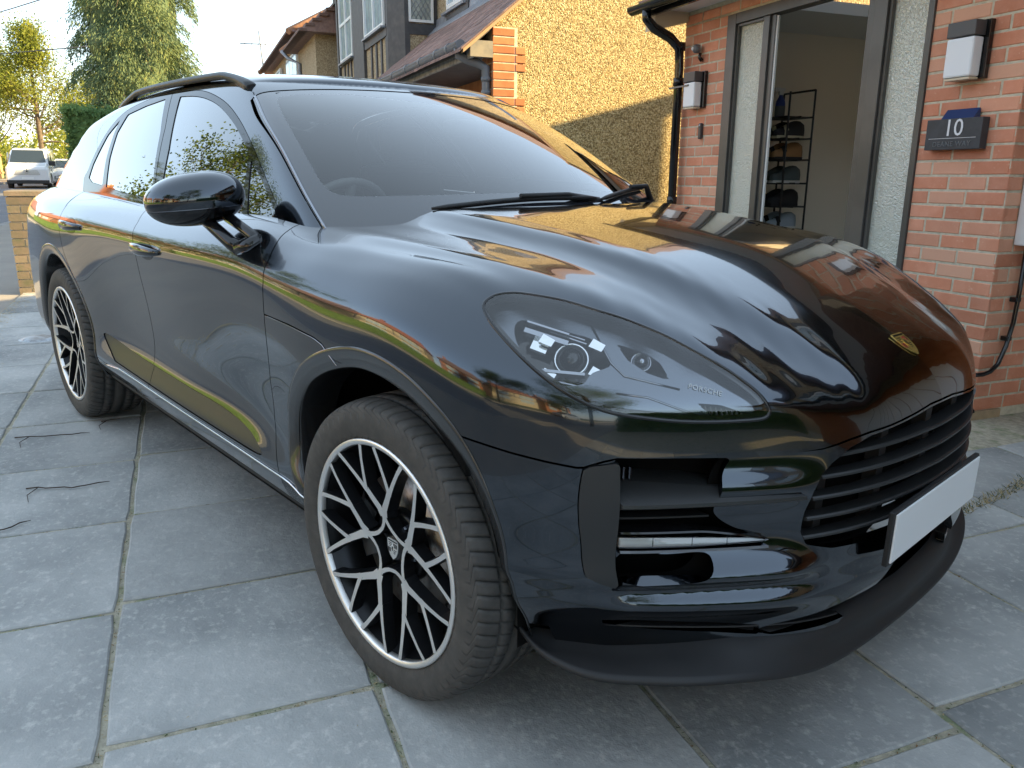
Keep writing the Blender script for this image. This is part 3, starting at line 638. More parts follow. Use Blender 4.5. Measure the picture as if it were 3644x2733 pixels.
# ---------------- wheels
def wheel_parts():
    """right-hand wheel, centre at the origin, outer face towards -y"""
    out={}
    # tyre: lathe with circumferential grooves, sipes cut as radial slots on the shoulders
    prof=[(.276,-.112),(.2815,-.121),(.290,-.1265),(.305,-.131),(.325,-.1325),(.343,-.130),(.356,-.1245),(.3625,-.118),(.3665,-.108),(.3695,-.095),(.3710,-.080),(.3715,-.0745),(.364,-.073),(.364,-.067),(.3718,-.0655),(.3725,-.032),(.365,-.0305),(.365,-.022),(.3727,-.0205),(.3727,.0205),(.365,.022),(.365,.0305),(.3725,.032),(.3718,.0655),(.364,.067),(.364,.073),(.3712,.0745),(.3690,.100),(.360,.118),(.33,.13),(.27,.118)]
    n=72;A=[]
    for k in range(n):
        a=2*math.pi*k/n;d=2*math.pi/n;A+=[(a,0),(a+d*.30,0),(a+d*.62,0),(a+d*.84,0),(a+d*.87,1),(a+d*.97,1)]
    b=MB();L=len(prof)
    for (a,gv) in A:
        for (r,y) in prof:
            rr=r
            k=int(round(a/(2*math.pi/n)))
            if gv and (-.1245<=y<=-.0745 or .0745<=y<=.118) : rr=r-.007*(1 if y>-.115 else .6)
            if gv and (-.0655<=y<=-.032 or .032<=y<=.0655): rr=r-.005
            sk=(.35*(y) if abs(y)<.125 else 0)/.37
            b.v.append((rr*math.sin(a+sk),y,rr*math.cos(a+sk)))
    m_=len(A)
    for k in range(m_):
        k2=(k+1)%m_
        for j in range(L-1): b.f.append((b_:=k*L+j,k2*L+j,k2*L+j+1,k*L+j+1));b.sm.append(True)
    out['tyre']=b
    rim=MB();rim.lathe([(.2655,-.100),(.2660,-.1225),(.2685,-.1262),(.2765,-.1285),(.2810,-.1268),(.2820,-.120),(.272,-.108)],axis='y',n=96);out['rim']=rim
    bar=MB();bar.lathe([(.264,-.112),(.260,-.100),(.250,-.085),(.245,-.04),(.242,.02),(.250,.10)],axis='y',n=64);out['rim_barrel']=bar
    yf=lambda r:-.1245+.036*max(0,(1-r/.262))**1.0
    face=MB();bodyd=MB()
    def spoke(P,W,dep=.030):
        """P: list of (r,angle deg)"""
        pts=[(r*math.cos(R_(a)),r*math.sin(R_(a)),yf(r)) for r,a in P]
        n=len(pts);Lf=[];Rt=[]
        for i,(x,z,y) in enumerate(pts):
            x0,z0,_=pts[max(i-1,0)];x1,z1,_=pts[min(i+1,n-1)];tx,tz=x1-x0,z1-z0;l=math.hypot(tx,tz);nx,nz=-tz/l,tx/l;w=W[i]/2
            Lf.append((x+nx*w,y,z+nz*w));Rt.append((x-nx*w,y,z-nz*w))
        for i in range(n-1):
            face.add([Lf[i],Rt[i],Rt[i+1],Lf[i+1]],[(0,1,2,3)])
            q=.0016
            def ex(p,cx,f,dy): 
                return (cx[0]+(p[0]-cx[0])*f,p[1]+dy,cx[2]+(p[2]-cx[2])*f)
            c0=[(a+b_)/2 for a,b_ in zip(Lf[i],Rt[i])];c1=[(a+b_)/2 for a,b_ in zip(Lf[i+1],Rt[i+1])]
            v=[ex(Lf[i],c0,1.0,.0005),ex(Rt[i],c0,1.0,.0005),ex(Rt[i+1],c1,1.0,.0005),ex(Lf[i+1],c1,1.0,.0005),ex(Lf[i],c0,1.5,dep),ex(Rt[i],c0,1.5,dep),ex(Rt[i+1],c1,1.5,dep),ex(Lf[i+1],c1,1.5,dep)]
            bodyd.add(v,[(0,1,2,3),(0,4,5,1),(1,5,6,2),(2,6,7,3),(3,7,4,0)])
    for k in range(5):
        a=99+72*k
        for s1 in (-1,1):
            m_=a+18*s1
            spoke([(.088,a+2*s1),(.108,a+6*s1),(.135,a+13.5*s1),(.160,a+17.6*s1)],[.023,.020,.0178,.0172])
            for s2 in (-1,1):
                spoke([(.156,m_),(.172,m_+2.2*s2),(.200,m_+5.6*s2),(.235,m_+9*s2),(.267,m_+11.8*s2)],[.0145,.0128,.0115,.0105,.0120])
        spoke([(.100,a),(.090,a),(.076,a+3),(.064,a+10),(.055,a+22),(.053,a+36),(.055,a+50),(.064,a+62),(.076,a+69),(.090,a+72)],[.022,.018,.012,.011,.010,.010,.010,.011,.012,.018],.03)
    out['spoke_face']=face;out['spoke']=bodyd
    hub=MB();hub.lathe([(0,-.0845),(.028,-.0845),(.0325,-.082),(.034,-.075),(.040,-.066),(.075,-.058),(.088,-.070),(.094,-.060),(.094,-.02)],axis='y',n=48);out['hub']=hub
    nut=MB();nut.lathe([(.0,-.010),(.007,-.010),(.0095,-.006),(.0095,.006)],axis='y',n=6,smooth=False);out['wheel_nut']=nut
    d=MB();d.lathe([(.085,-.045),(.178,-.045),(.178,-.02),(.085,-.02)],axis='y',n=64);out['brake_disc']=d
    cal=MB();cal.lathe([(.11,-.066),(.165,-.068),(.185,-.060),(.185,.0),(.11,.0)],axis='y',n=10,a0=R_(240),a1=R_(300));out['brake_caliper']=cal
    sp=[]
    for k in range(5): pass
    return out
WP=wheel_parts()
wm_={'tyre':M['tyre'],'rim':M['alloy'],'rim_barrel':M['alloyd'],'spoke_face':M['alloy'],'spoke':M['alloyd'],'hub':M['alloyd'],'wheel_nut':M['chromed'],'brake_disc':M['disc'],'brake_caliper':M['trim']}
wme={}
for k,b in WP.items():
    me=b.mesh(k,wm_[k]);bm=bmesh.new();bm.from_mesh(me)
    if k not in('spoke_face',): bmesh.ops.recalc_face_normals(bm,faces=bm.faces)
    else:
        for f in bm.faces:
            if f.normal.y>0:f.normal_flip()
    bm.to_mesh(me);bm.free();wme[k]=me
# crest on the centre cap: shield with bars, silver on black
def crest(s,metal,dark,red,name,parent,mats):
    shield=[(-.5,.55),(-.30,.60),(0,.58),(.30,.60),(.5,.55),(.52,.2),(.46,-.15),(.28,-.48),(0,-.70),(-.28,-.48),(-.46,-.15),(-.52,.2)]
    b=MB();b.prism([(x*s,y*s) for x,y in shield],'z',0,.0022);o=b.build(name,metal,parent)
    def bits(L,mt,nm,z0=.0022,z1=.0027):
        b=MB()
        for P in L: b.prism([(x*s,y*s) for x,y in P],'z',z0,z1)
        return b.build(nm,mt,o)
    bars=[]
    for sx,sy in ((1,1),(-1,-1)):
        for k in range(4):
            x0=.06+.10*k if sx>0 else -.46+.10*k+.0
            if sy>0: bars.append([(x0,.08),(x0+.05,.08),(x0+.05,.34),(x0,.34)])
            else: 
                lo=-.42+.09*(3-k) if False else -.30
                bars.append([(x0+.02,-.26),(x0+.07,-.26),(x0+.07,-.0),(x0+.02,-.0)])
    bits(bars[::2]+bars[1::4],red,'crest_bar');bits(bars[1::2][:3],dark,'crest_bar')
    ant=[]
    for (sx,sy) in ((-1,1),(1,-1)):
        for k in range(3):
            yy=(.32-.10*k) if sy>0 else (-.06-.10*k);w=.30-.03*k if sy>0 else .28-.07*k
            x0=.08 if sx>0 else -.08-w
            ant.append([(x0,yy),(x0+w,yy),(x0+w,yy-.035),(x0,yy-.035)])
    bits(ant,dark,'crest_antler')
    bits([[(-.15,.20),(.15,.20),(.16,0),(.09,-.15),(0,-.22),(-.09,-.15),(-.16,0)]],metal,'crest_centre',.0022,.0034)
    bits([[(-.05,.12),(.02,.15),(.05,.08),(.03,-.02),(.07,-.10),(.0,-.13),(-.03,-.04),(-.08,-.06),(-.06,.03)]],dark,'crest_horse',.0034,.0038)
    bits([[(-.42,.50),(.42,.50),(.42,.42),(-.42,.42)]],dark,'crest_band')
    return o
for nm,(x,s_) in (('f',(0,1)),('r',(-2.807,1)),('fl',(0,-1)),('rl',(-2.807,-1))):
    wo=bpy.data.objects.new('wheel',None);coll(wo);wo.parent=CAR;wo.empty_display_size=.3
    wo.location=(x,-.828*s_,.3725);wo.rotation_euler=(0,R_({'f':4,'r':31,'fl':20,'rl':50}[nm]) if nm!='f' else 0,(0 if s_>0 else math.pi)+(R_(2) if x==0 else 0))
    for k,me in wme.items():
        if k!='wheel_nut': inst(k,me,wo)
        else:
            for q in range(5): a=R_(135+72*q);inst(k,me,wo,(.061*math.cos(a),-.064,.061*math.sin(a)))
    cp=crest(.042,M['alloy'],M['gloss'],M['gloss'],'wheel_crest',wo,None);cp.rotation_euler=(R_(90),0,0);cp.location=(0,-.0845,0)
# ---------------- grille
def xs(y,z,d=0): return surfx(y,z)[:,0]-d
def sweep_y(ys,zf,prof,name,mt,parent=CAR,dx=0,flat=True):
    """profile (dx,dz) swept across the nose at height zf(y)"""
    ys=np.array(ys);zz=np.array([zf(y) for y in ys]);X=xs(ys,zz,dx);b=MB();n=len(prof)
    for i,y in enumerate(ys):
        for (px,pz) in prof:
            p_=prof if not callable(prof) else None
            b.v.append((X[i]+px,y,zz[i]+pz))
    for i in range(len(ys)-1):
        for k in range(n): b.f.append((i*n+k,(i+1)*n+k,(i+1)*n+(k+1)%n,i*n+(k+1)%n));b.sm.append(False)
    b.f.append(tuple(range(n)));b.sm.append(False);b.f.append(tuple((len(ys)-1)*n+k for k in range(n)));b.sm.append(False)
    return b.build(name,mt,parent)
GRo=bpy.data.objects.new('grille',None);coll(GRo);GRo.parent=CAR
for i,(z0,yw) in enumerate([(.722,.372),(.680,.400),(.637,.418),(.594,.426),(.552,.428)]):
    ys=np.linspace(-yw,yw,41)
    sweep_y(ys,lambda y:z0-.006*(y/.45)**2,[(-.004,.0035),(0,.001),(0,-.0035),(-.006,-.0055),(-.038,-.004),(-.038,.002)],'slat',M['trim'],GRo,dx=.006)
for y in (-.36,-.19,0,.19,.36):
    b=MB();b.box((float(xs(y,.65))-.075,y-.016,.525),(float(xs(y,.65))-.045,y+.016,.77));b.build('grille_strut',M['plastic'],GRo)
# surround lip of the grille
# ---------------- side intakes
for s_ in (1,-1):
    ys=np.linspace(-.785,-.475,18)
    def P(zf,w0,name,mt,prof,y0=-.760,y1=-.448,dx=0,n=18,par=CAR):
        ys=np.linspace(y0,y1,n);zz=np.array([zf(y) for y in ys]);X=xs(ys,zz,dx);b=MB();k_=len(prof(0))
        for i,y in enumerate(ys):
            t=i/(n-1)
            for (px,pz) in prof(t): b.v.append((X[i]+px,y*s_,zz[i]+pz))
        for i in range(n-1):
            for k in range(k_): b.f.append((i*k_+k,(i+1)*k_+k,(i+1)*k_+(k+1)%k_,i*k_+(k+1)%k_));b.sm.append(False)
        b.f.append(tuple(range(k_)));b.sm.append(False);b.f.append(tuple((n-1)*k_+k for k in range(k_)));b.sm.append(False)
        return b.build(name,mt,par)
    # wing: broad blade tapering to its tip over the painted cheek
    P(lambda y:.640+.004*((y+.76)/.31),0,'intake_wing',M['trim'],lambda t:[(.010,.003),(.012,-.004),(.0,-.010),(-.11*(1-t)-.012,-.010),(-.13*(1-t**2)-.012,.050*(1-t**1.5)+.002),(-.06*(1-t)-.006,.030*(1-t**1.5)+.004)])
    P(lambda y:.606,0,'intake_vane',M['plastic'],lambda t:[(0,.002),(0,-.002),(-.08,-.004),(-.08,.004)],-.758,-.60,dx=.02)
    dz=lambda y:.581 if y<-.63 else .581-.024*((y+.63)/.12)**1.3
    P(dz,0,'lamp_hood',M['gloss'],lambda t:[(.004,.0035),(.006,0),(.0,-.003),(-.04,-.003),(-.04,.004)],-.758,-.510)
    dl=P(lambda y:.560-.003*((y+.758)/.24),0,'daytime_light',M['lens'],lambda t:[(.003,.0125*(1-.75*t**2)),(.008,0),(.003,-.0105*(1-.6*t**2)),(-.02,-.0105*(1-.6*t**2)),(-.02,.0125*(1-.75*t**2))],-.758,-.510)
    P(lambda y:.560-.003*((y+.758)/.24),0,'light_strip',M['white'],lambda t:[(.0,.0110*(1-.75*t**2)),(.0,-.009*(1-.6*t**2)),(-.018,-.009*(1-.6*t**2)),(-.018,.011*(1-.75*t**2))],-.758,-.514,par=dl)
    for yy in (-.705,-.64,-.58):
        b=MB();xx=float(xs(yy,.560));b.box((xx-.001,min(yy*s_,(yy+.008)*s_),.551),(xx+.0012,max(yy*s_,(yy+.008)*s_),.570));b.build('light_divider',M['chromed'],dl)
    P(lambda y:.543,0,'lamp_frame',M['chromed'],lambda t:[(.008,.0025),(.009,-.003),(-.03,-.004),(-.03,.003)],-.758,-.510)
    # brake duct fins in the upper corner
    for k in range(4):
        yy=-.748+.012*k;xx=float(xs(yy,.69))-.05;b=MB();b.box((xx-.01,min(yy*s_,(yy+.005)*s_),.668),(xx,max(yy*s_,(yy+.005)*s_),.702));b.build('duct_fin',M['chromed'],CAR)
    # slot strip
    P(lambda y:.336+.018*min(1,(-y-.30)/.35),0,'air_strip',M['plastic'],lambda t:[(.0,.003),(.001,0),(-.03,-.003),(-.03,.003)],-.745,-.30,dx=.003)
# towing-eye cover: a shut line ring
for s_ in (1,):
    yc,zc,r=-.466,.501,.031;n=40;b=MB()
    for k in range(n):
        a=2*math.pi*k/n;q=surfx(yc+r*math.cos(a),zc+r*math.sin(a))[0];q2=surfx(yc+(r-.0022)*math.cos(a),zc+(r-.0022)*math.sin(a))[0]
        b.v+=[(q[0]+.0006,q[1],q[2]),(q2[0]+.0006,q2[1],q2[2])]
    for k in range(n): b.f.append((2*k,2*((k+1)%n),2*((k+1)%n)+1,2*k+1));b.sm.append(True)
    b.build('towing_cover',M['void'],CAR)
# parking sensors
for yc,zc in ((-.70,.455),(-.30,.455)):
    pass
# ---------------- splitter
LIP=np.array([(0,.845,.225),(.2,.842,.229),(.4,.826,.245),(.52,.800,.268),(.62,.758,.282),(.70,.705,.285),(.76,.645,.283),(.82,.575,.284),(.848,.50,.290),(.852,.43,.300),(.846,.385,.312)])
t_=np.concatenate([[0],np.cumsum(np.hypot(*np.diff(LIP[:,:2],axis=0).T))]);SPy,SPx,SPz=Sp(t_,LIP[:,0]),Sp(t_,LIP[:,1]),Sp(t_,LIP[:,2])
rows=[]
for t in np.linspace(0,t_[-1],60):
    y,x,z=float(SPy(t)),float(SPx(t)),float(SPz(t));zb=float(np.interp(y,[0,.35,.54,.685,.744,.85,1],[.312,.312,.325,.309,.296,.295,.295]))
    yy=min(y*.985,.93);q=surfx(-yy,zb)[0];qx=q[0]-.004
    qx=min(qx,x+.02) if y<.6 else min(q[0]-.004,x-.0)
    nx=np.array([x,y]);ins_=np.array([x-.10,y*.9])
    rows.append([(qx-.03,-yy,zb+.012),(qx,-yy,zb+.002),(qx*.6+x*.4,-(yy*.6+y*.4),zb*.55+z*.45+.004),(x-.012,-y*.99,z+.008),(x,-y,z+.003),(x+.001,-y,z-.006),(x-.008,-y*.99,z-.013),(x-.14,-y*.93,z-.016)])
R2=[[(a,-b_,c_) for a,b_,c_ in r] for r in rows[::-1]]
mb=MB();mb.grid(R2[:-1]+rows);mb.build('front_splitter',M['plastic'],CAR)
# ---------------- number plate
pl0,pl1=Vector((.8975,-.264,0)),Vector((.8800,.249,0));pu=(pl1-pl0).normalized();pn=Vector((pu.y,-pu.x,0))
def plate(nm,mt,e_,z0,z1,d0,d1,bv):
    b=MB();a=pl0-pu*e_;c_=pl1+pu*e_;P=[a+pn*d0,c_+pn*d0,c_+pn*d1,a+pn*d1];b.add([(p.x,p.y,z0) for p in P]+[(p.x,p.y,z1) for p in P],[(0,3,2,1),(4,5,6,7),(0,1,5,4),(1,2,6,5),(2,3,7,6),(3,0,4,7)]);return b.build(nm,mt,CAR,bevel=bv)
plate('plate_holder',M['plastic'],.008,.470,.594,-.014,-.003,.002);plate('number_plate',M['white'],0,.4775,.5885,-.0028,.0018,.0015)
# ---------------- bonnet crest
q=np.array([.757,0,float(look(TT,np.array([.757]),np.array([0.]))[0])]);s1=(float(look(TT,np.array([.79]),np.array([0.]))[0])-float(look(TT,np.array([.725]),np.array([0.]))[0]))/.065
EM=crest(.054,M['gold'],M['gloss'],M['red'],'bonnet_crest',CAR,None)
up_=Vector((-1,0,-s1)).normalized();ry=Vector((0,1,0));nz=ry.cross(up_)
if nz.z<0: nz=-nz
ry=up_.cross(nz)
mm=Matrix((ry,up_,nz)).transposed().to_4x4();mm.translation=Vector(q)+nz*.001;EM.matrix_local=mm
# ---------------- headlights
def hp3(P): return np.array([(np.dot(p,hu),np.dot(p,hv)) for p in P])
BAY=curve(hp3([(.321,-.819,.971),(.325,-.8,.981),(.36,-.779,.974),(.415,-.739,.959),(.446,-.72,.949),(.499,-.721,.912),(.485,-.763,.896),(.483,-.788,.877),(.443,-.828,.878),(.392,-.842,.91),(.347,-.837,.944)]),5)
BAY2=hp3([(.479,-.688,.944),(.529,-.651,.927),(.557,-.643,.912),(.59,-.649,.883),(.553,-.678,.897),(.514,-.692,.917)])
BAY3=hp3([(.636,-.626,.845),(.665,-.586,.841),(.695,-.55,.826),(.716,-.519,.818),(.714,-.526,.811),(.672,-.591,.809)])
Hn,Hu,Hv=Vector(hn),Vector(hu),Vector(hv)
for s_ in (0,1):
    fl=lambda t:(t if not s_ else t.mirror(False));sg=-1 if s_ else 1
    HLo=bpy.data.objects.new('headlight',None);coll(HLo);HLo.parent=CAR
    cu=[]
    kk=len(HLp)
    for i in range(kk):
        p0,p1,p2,p3=(np.array(HLp[(i+j)%kk]) for j in(-1,0,1,2))
        for t in np.arange(6)/6: cu.append(.5*((2*p1)+(-p0+p2)*t+(2*p0-5*p1+4*p2-p3)*t*t+(-p0+3*p1-3*p2+p3)*t**3))
    cu=np.array(cu);q_=root(Fbody,cu-hn*.15,np.tile(hn,(len(cu),1)),0,.3,n=24)-hn*.0015
    b=MB();b.tube([(x,(y if not s_ else -y),z) for x,y,z in np.concatenate([q_,q_[:1]])],.0042,8,caps=False);b.build('lamp_seal',M['gloss'],HLo)
    fl(hl_in.offset(.0005)).obj('lamp_lens',M['lens'],HLo)
    ho=hl_in.offset(-.022)
    base=ho.clip(-sdp(ho.V@hu,ho.V@hv,BAY));base=base.clip(-sdp(base.V@hu,base.V@hv,BAY2));base=base.clip(-sdp(base.V@hu,base.V@hv,BAY3))
    fl(base.rim(.05,-hn)).obj('lamp_housing',M['housing'],HLo)
    fl(hl_in.offset(-.060)).obj('lamp_bowl',M['gloss'],HLo)
    fl(hl_in.clip(.011-hlf(hl_in.V)).offset(-.003)).obj('lamp_border',M['gloss'],HLo)
    for nm_,Lp in (('lamp_seam',[(.423,-.701,.972),(.46,-.712,.942),(.498,-.722,.912),(.529,-.717,.891),(.57,-.68,.880),(.608,-.643,.869)]),('lamp_ledge',[(.535,-.746,.863),(.576,-.701,.856),(.625,-.651,.832),(.662,-.604,.812)])):
        b=MB();b.tube([((Vector(p)-Vector(hn)*.0215).x,(Vector(p)-Vector(hn)*.0215).y*(1 if not s_ else -1),(Vector(p)-Vector(hn)*.0215).z) for p in Lp],.0022,6);b.build(nm_,M['chromed'],HLo)
    def place(b,name,mt,P,uv=(1,0),sc_=1):
        """b in local coords: x=along u, y=along v, z=outward"""
        me=b.mesh(name,mt);bm=bmesh.new();bm.from_mesh(me);bmesh.ops.recalc_face_normals(bm,faces=bm.faces);bm.to_mesh(me);bm.free()
        o=bpy.data.objects.new(name,me);coll(o);o.parent=HLo
        u=Hu*uv[0]+Hv*uv[1];v=-Hu*uv[1]+Hv*uv[0];M4=Matrix((u,v,Hn)).transposed().to_4x4();M4.translation=Vector(P)
        if s_: M4=Matrix.Scale(-1,4,(0,1,0))@M4
        o.matrix_local=M4;return o
    Pp=Vector((.442,-.777,.921))-Hn*.045
    b=MB();b.lathe([(.0,.030),(.012,.028),(.022,.021),(.028,.010),(.029,0)],n=24);place(b,'projector_lens',M['gloss'],Pp)
    for k in range(5):
        b=MB();b.box((-.040+.004*k,-.0012,0),(.040-.004*k,.0012,.010));place(b,'reflector_rib',M['chromed'],Pp+Hv*(.052+.007*k)-Hu*.01-Hn*.012,(.95,-.30))
    for k in range(4):
        b=MB();b.box((-.030+.003*k,-.0012,0),(.030-.003*k,.0012,.010));place(b,'reflector_rib',M['chromed'],Pp-Hv*(.048+.007*k)+Hu*.004-Hn*.012,(.97,-.18))
    b=MB();b.lathe([(.029,-.005),(.030,.012),(.034,.014),(.037,.006),(.037,-.02)],n=28);place(b,'projector_ring',M['chrome'],Pp)
    b=MB();b.box((-.012,-.016,0),(.022,.016,.012));place(b,'reflector_block',M['chrome'],Vector((.375,-.805,.948))-Hn*.050,(.94,-.33))
    b=MB();b.box((-.048,-.006,0),(.045,.004,.022));b.box((-.05,.018,0),(.04,.022,.016));place(b,'lamp_bezel',M['chromed'],Vector((.385,-.790,.957))-Hn*.045,(.96,-.28))
    b=MB();b.box((-.05,-.003,0),(.04,.003,.018));place(b,'lamp_bezel',M['chromed'],Vector((.448,-.80,.898))-Hn*.045,(.98,-.05))
    for (dx_,dy_) in ((-.052,.036),(.048,.03),(.05,-.028),(-.045,-.036)):
        b=MB();b.prism([(-.014,-.008),(.014,-.010),(.017,.006),(-.010,.011)],'z',0,.012);place(b,'daytime_lamp',M['chrome'],Pp+Hu*dx_+Hv*dy_+Hn*.008,(.95,-.3))
    b=MB();b.lathe([(.0,.018),(.009,.016),(.016,.008),(.017,0)],n=20);b.lathe([(.017,-.002),(.019,.010),(.022,.004)],n=20);place(b,'auxiliary_lens',M['chromed'],Vector((.530,-.668,.918))-Hn*.045)
    for k in range(9):
        t=k/8;p=Vector((.644,-.620,.837)).lerp(Vector((.696,-.551,.82)),t)-Hn*.04;b=MB();b.box((-.0015,-.008,0),(.0015,.008,.014));place(b,'cooling_fin',M['trim'],p,(.9,.2))
    if True:
        me=text_mesh('PORSCHE',.0150,.0003,1.1);me.materials.append(M['white']);o=bpy.data.objects.new('lamp_lettering',me);coll(o);o.parent=HLo
        a_,b_2=Vector((.616,-.625,.874)),Vector((.659,-.577,.859));u=(b_2-a_).normalized();nn=(Hn-u*Hn.dot(u)).normalized();v=nn.cross(u)
        M4=Matrix((u,v,nn)).transposed().to_4x4();M4.translation=(a_+b_2)/2-Vector(hn)*.0205+nn*.0006
        if s_:
            u2=Vector((-u.x,u.y,-u.z));n2=Vector((nn.x,-nn.y,nn.z));v2=n2.cross(u2);tr=M4.translation.copy();tr.y*=-1;M4=Matrix((u2,v2,n2)).transposed().to_4x4();M4.translation=tr
        o.matrix_local=M4
# ---------------- door mirrors
for s_ in (1,-1):
    MO=bpy.data.objects.new('door_mirror',None);coll(MO);MO.parent=CAR
    c_=np.array([-.942,-.962,1.155]) if s_>0 else np.array([-1.02,-.925,1.135]);e_=np.array([-.45,-.89]);e_/=np.linalg.norm(e_);n_=np.array([-e_[1],e_[0]])
    def pt(u,v,k=1.0):
        cu,su,cv,sv=math.cos(u),math.sin(u),math.cos(v),math.sin(v)
        f=lambda t,p:math.copysign(abs(t)**p,t)
        l=f(cv,.85)*f(cu,.9)*.142*k;d=f(cv,.85)*f(su,.9)*.112*k;h=f(sv,.95)*.078*k
        h*=1-.10*(l/.142)*(1 if h>0 else 0)
        if d*n_[0]<0: d*=.55
        return (c_[0]+e_[0]*l+n_[0]*d,(c_[1]+e_[1]*l+n_[1]*d)*s_,c_[2]+h+.012*(-l/.142))
    def shellp(v0,v1,name,mt,k=1.0):
        b=MB();b.grid([[pt(u,v,k) for v in np.linspace(v0,v1,14)] for u in np.linspace(0,2*math.pi,49)]);return b.build(name,mt,MO)
    shellp(-.30,math.pi/2,'mirror_cap',M['paint']);shellp(-math.pi/2,-.34,'mirror_base',M['gloss']);shellp(-.36,-.28,'indicator_strip',M['chromed'],.992)
    # arm with an open slot: two struts
    b=MB();b.tube([(-.905,-.955*s_,1.100),(-.86,-.945*s_,1.075),(-.79,-.925*s_,1.035),(-.755,-.905*s_,1.020)],[.020,.019,.021,.026],12)
    b.build('mirror_arm',M['gloss'],MO)
    b=MB();b.tube([(-.865,-.90*s_,1.105),(-.80,-.895*s_,1.085),(-.735,-.885*s_,1.060),(-.715,-.875*s_,1.04)],[.017,.015,.016,.022],12)
    b.build('mirror_arm',M['gloss'],MO)
    b=MB();b.tube([(-.765,-.915*s_,1.018),(-.735,-.90*s_,1.030),(-.705,-.872*s_,1.050)],[.024,.026,.020],12);b.build('mirror_foot',M['gloss'],MO)
# ---------------- door handles
for s_,doors in ((1,(FD[0],RD[0])),(-1,(FD[1],RD[1]))):
    for k,(x0,x1,z0,z1) in enumerate(((-1.655,-1.385,.954,.952),(-2.60,-2.33,.975,.972))):
        par=doors[k];N_=17;b=MB();b2=MB();pts=[];rr=[]
        for i in range(N_):
            t=i/(N_-1);x=x0+(x1-x0)*t;z=z0+(z1-z0)*t;y=-surfy(x,z)[0,1];bow=math.sin(math.pi*t)**.5*.034-.004
            w=.009+.012*math.sin(math.pi*t)**.8
            row=[]
            for a in np.linspace(0,2*math.pi,13)[:-1]:
                row.append((x,-(y+bow+math.cos(a)*.008)*s_,z+math.sin(a)*w))
            pts.append(row)
        for i in range(N_):
            for p in pts[i]: b.v.append(p)
        for i in range(N_-1):
            for a in range(12): b.f.append((i*12+a,(i+1)*12+a,(i+1)*12+(a+1)%12,i*12+(a+1)%12));b.sm.append(True)
        b.f.append(tuple(range(12)));b.sm.append(True);b.f.append(tuple((N_-1)*12+a for a in range(12)));b.sm.append(True)
        b.build('door_handle',M['paint'],par)
        # shade of the finger recess: flat dark ellipse laid on the door skin
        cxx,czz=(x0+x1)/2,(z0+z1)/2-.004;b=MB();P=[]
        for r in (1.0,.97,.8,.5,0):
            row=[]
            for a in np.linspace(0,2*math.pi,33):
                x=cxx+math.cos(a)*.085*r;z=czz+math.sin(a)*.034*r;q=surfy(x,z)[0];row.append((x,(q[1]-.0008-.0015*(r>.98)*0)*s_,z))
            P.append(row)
        b.grid(P);b.build('recess_shade',M['gloss'],par)
# chrome line on the sill
for s_ in (1,-1):
    X=np.concatenate([np.linspace(-2.21,-.55,50),np.array([-.50,-.46,-.43,-.40,-.365])]);Zs=np.interp(X,[-2.3,-2.2,-2.0,-1.5,-.86,-.6,-.5,-.44,-.41,-.36],[.38,.390,.409,.404,.402,.402,.404,.402,.388,.383])
    Y=surfy(X,Zs)[:,1];b=MB();b.tube([(x,(y-.003)*s_,z) for x,y,z in zip(X,Y,Zs)],.003,6);b.build('sill_moulding',M['chrome'],CAR)
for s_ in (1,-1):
    X=np.linspace(-.557,-.145,24);Zs=np.interp(X,[-.557,-.4,-.258,-.215,-.197,-.165,-.133],[.863,.862,.854,.845,.834,.818,.802])-.0022;Y=surfy(X,Zs)[:,1];b=MB();b.tube([(x,(y-.0004)*s_,z) for x,y,z in zip(X,Y,Zs)],.0013,5);b.build('bonnet_edge_highlight',M['chromed'],CAR)  # bright tube stands in for the highlight on the bonnet shut line
# ---------------- roof rails
def roofz(x,y): return root(Fgreen,np.array([[x,-abs(y),1.2]]),np.array([[0,0,1.]]),0,.6,n=26)[0,2]
for s_ in (1,-1):
    b=MB();N_=40;rows=[]
    for i in range(N_+1):
        t=i/N_;x=-1.315-(1.56)*t;y=.585+.012*math.sin(math.pi*t)-.02*t
        z=roofz(x,y);h=.036*min(1,(t/.16))**.8*min(1,((1-t)/.2))**.8;w=.015+.010*(1-min(1,t/.08))
        th_=.021+.008*(1-min(1,t/.1))
        rows.append([(x,(y-w)*s_,z+h-th_),(x,(y-w)*s_,z+h),(x,(y)*s_,z+h+.006),(x,(y+w)*s_,z+h),(x,(y+w)*s_,z+h-th_)])
    n=5
    for r in rows: b.v+=r
    for i in range(N_):
        for k in range(n): b.f.append((i*n+k,(i+1)*n+k,(i+1)*n+(k+1)%n,i*n+(k+1)%n));b.sm.append(True)
    b.f.append(tuple(range(n)));b.sm.append(False);b.f.append(tuple(N_*n+k for k in range(n)));b.sm.append(False)
    b.build('roof_rail',M['trim'],CAR)
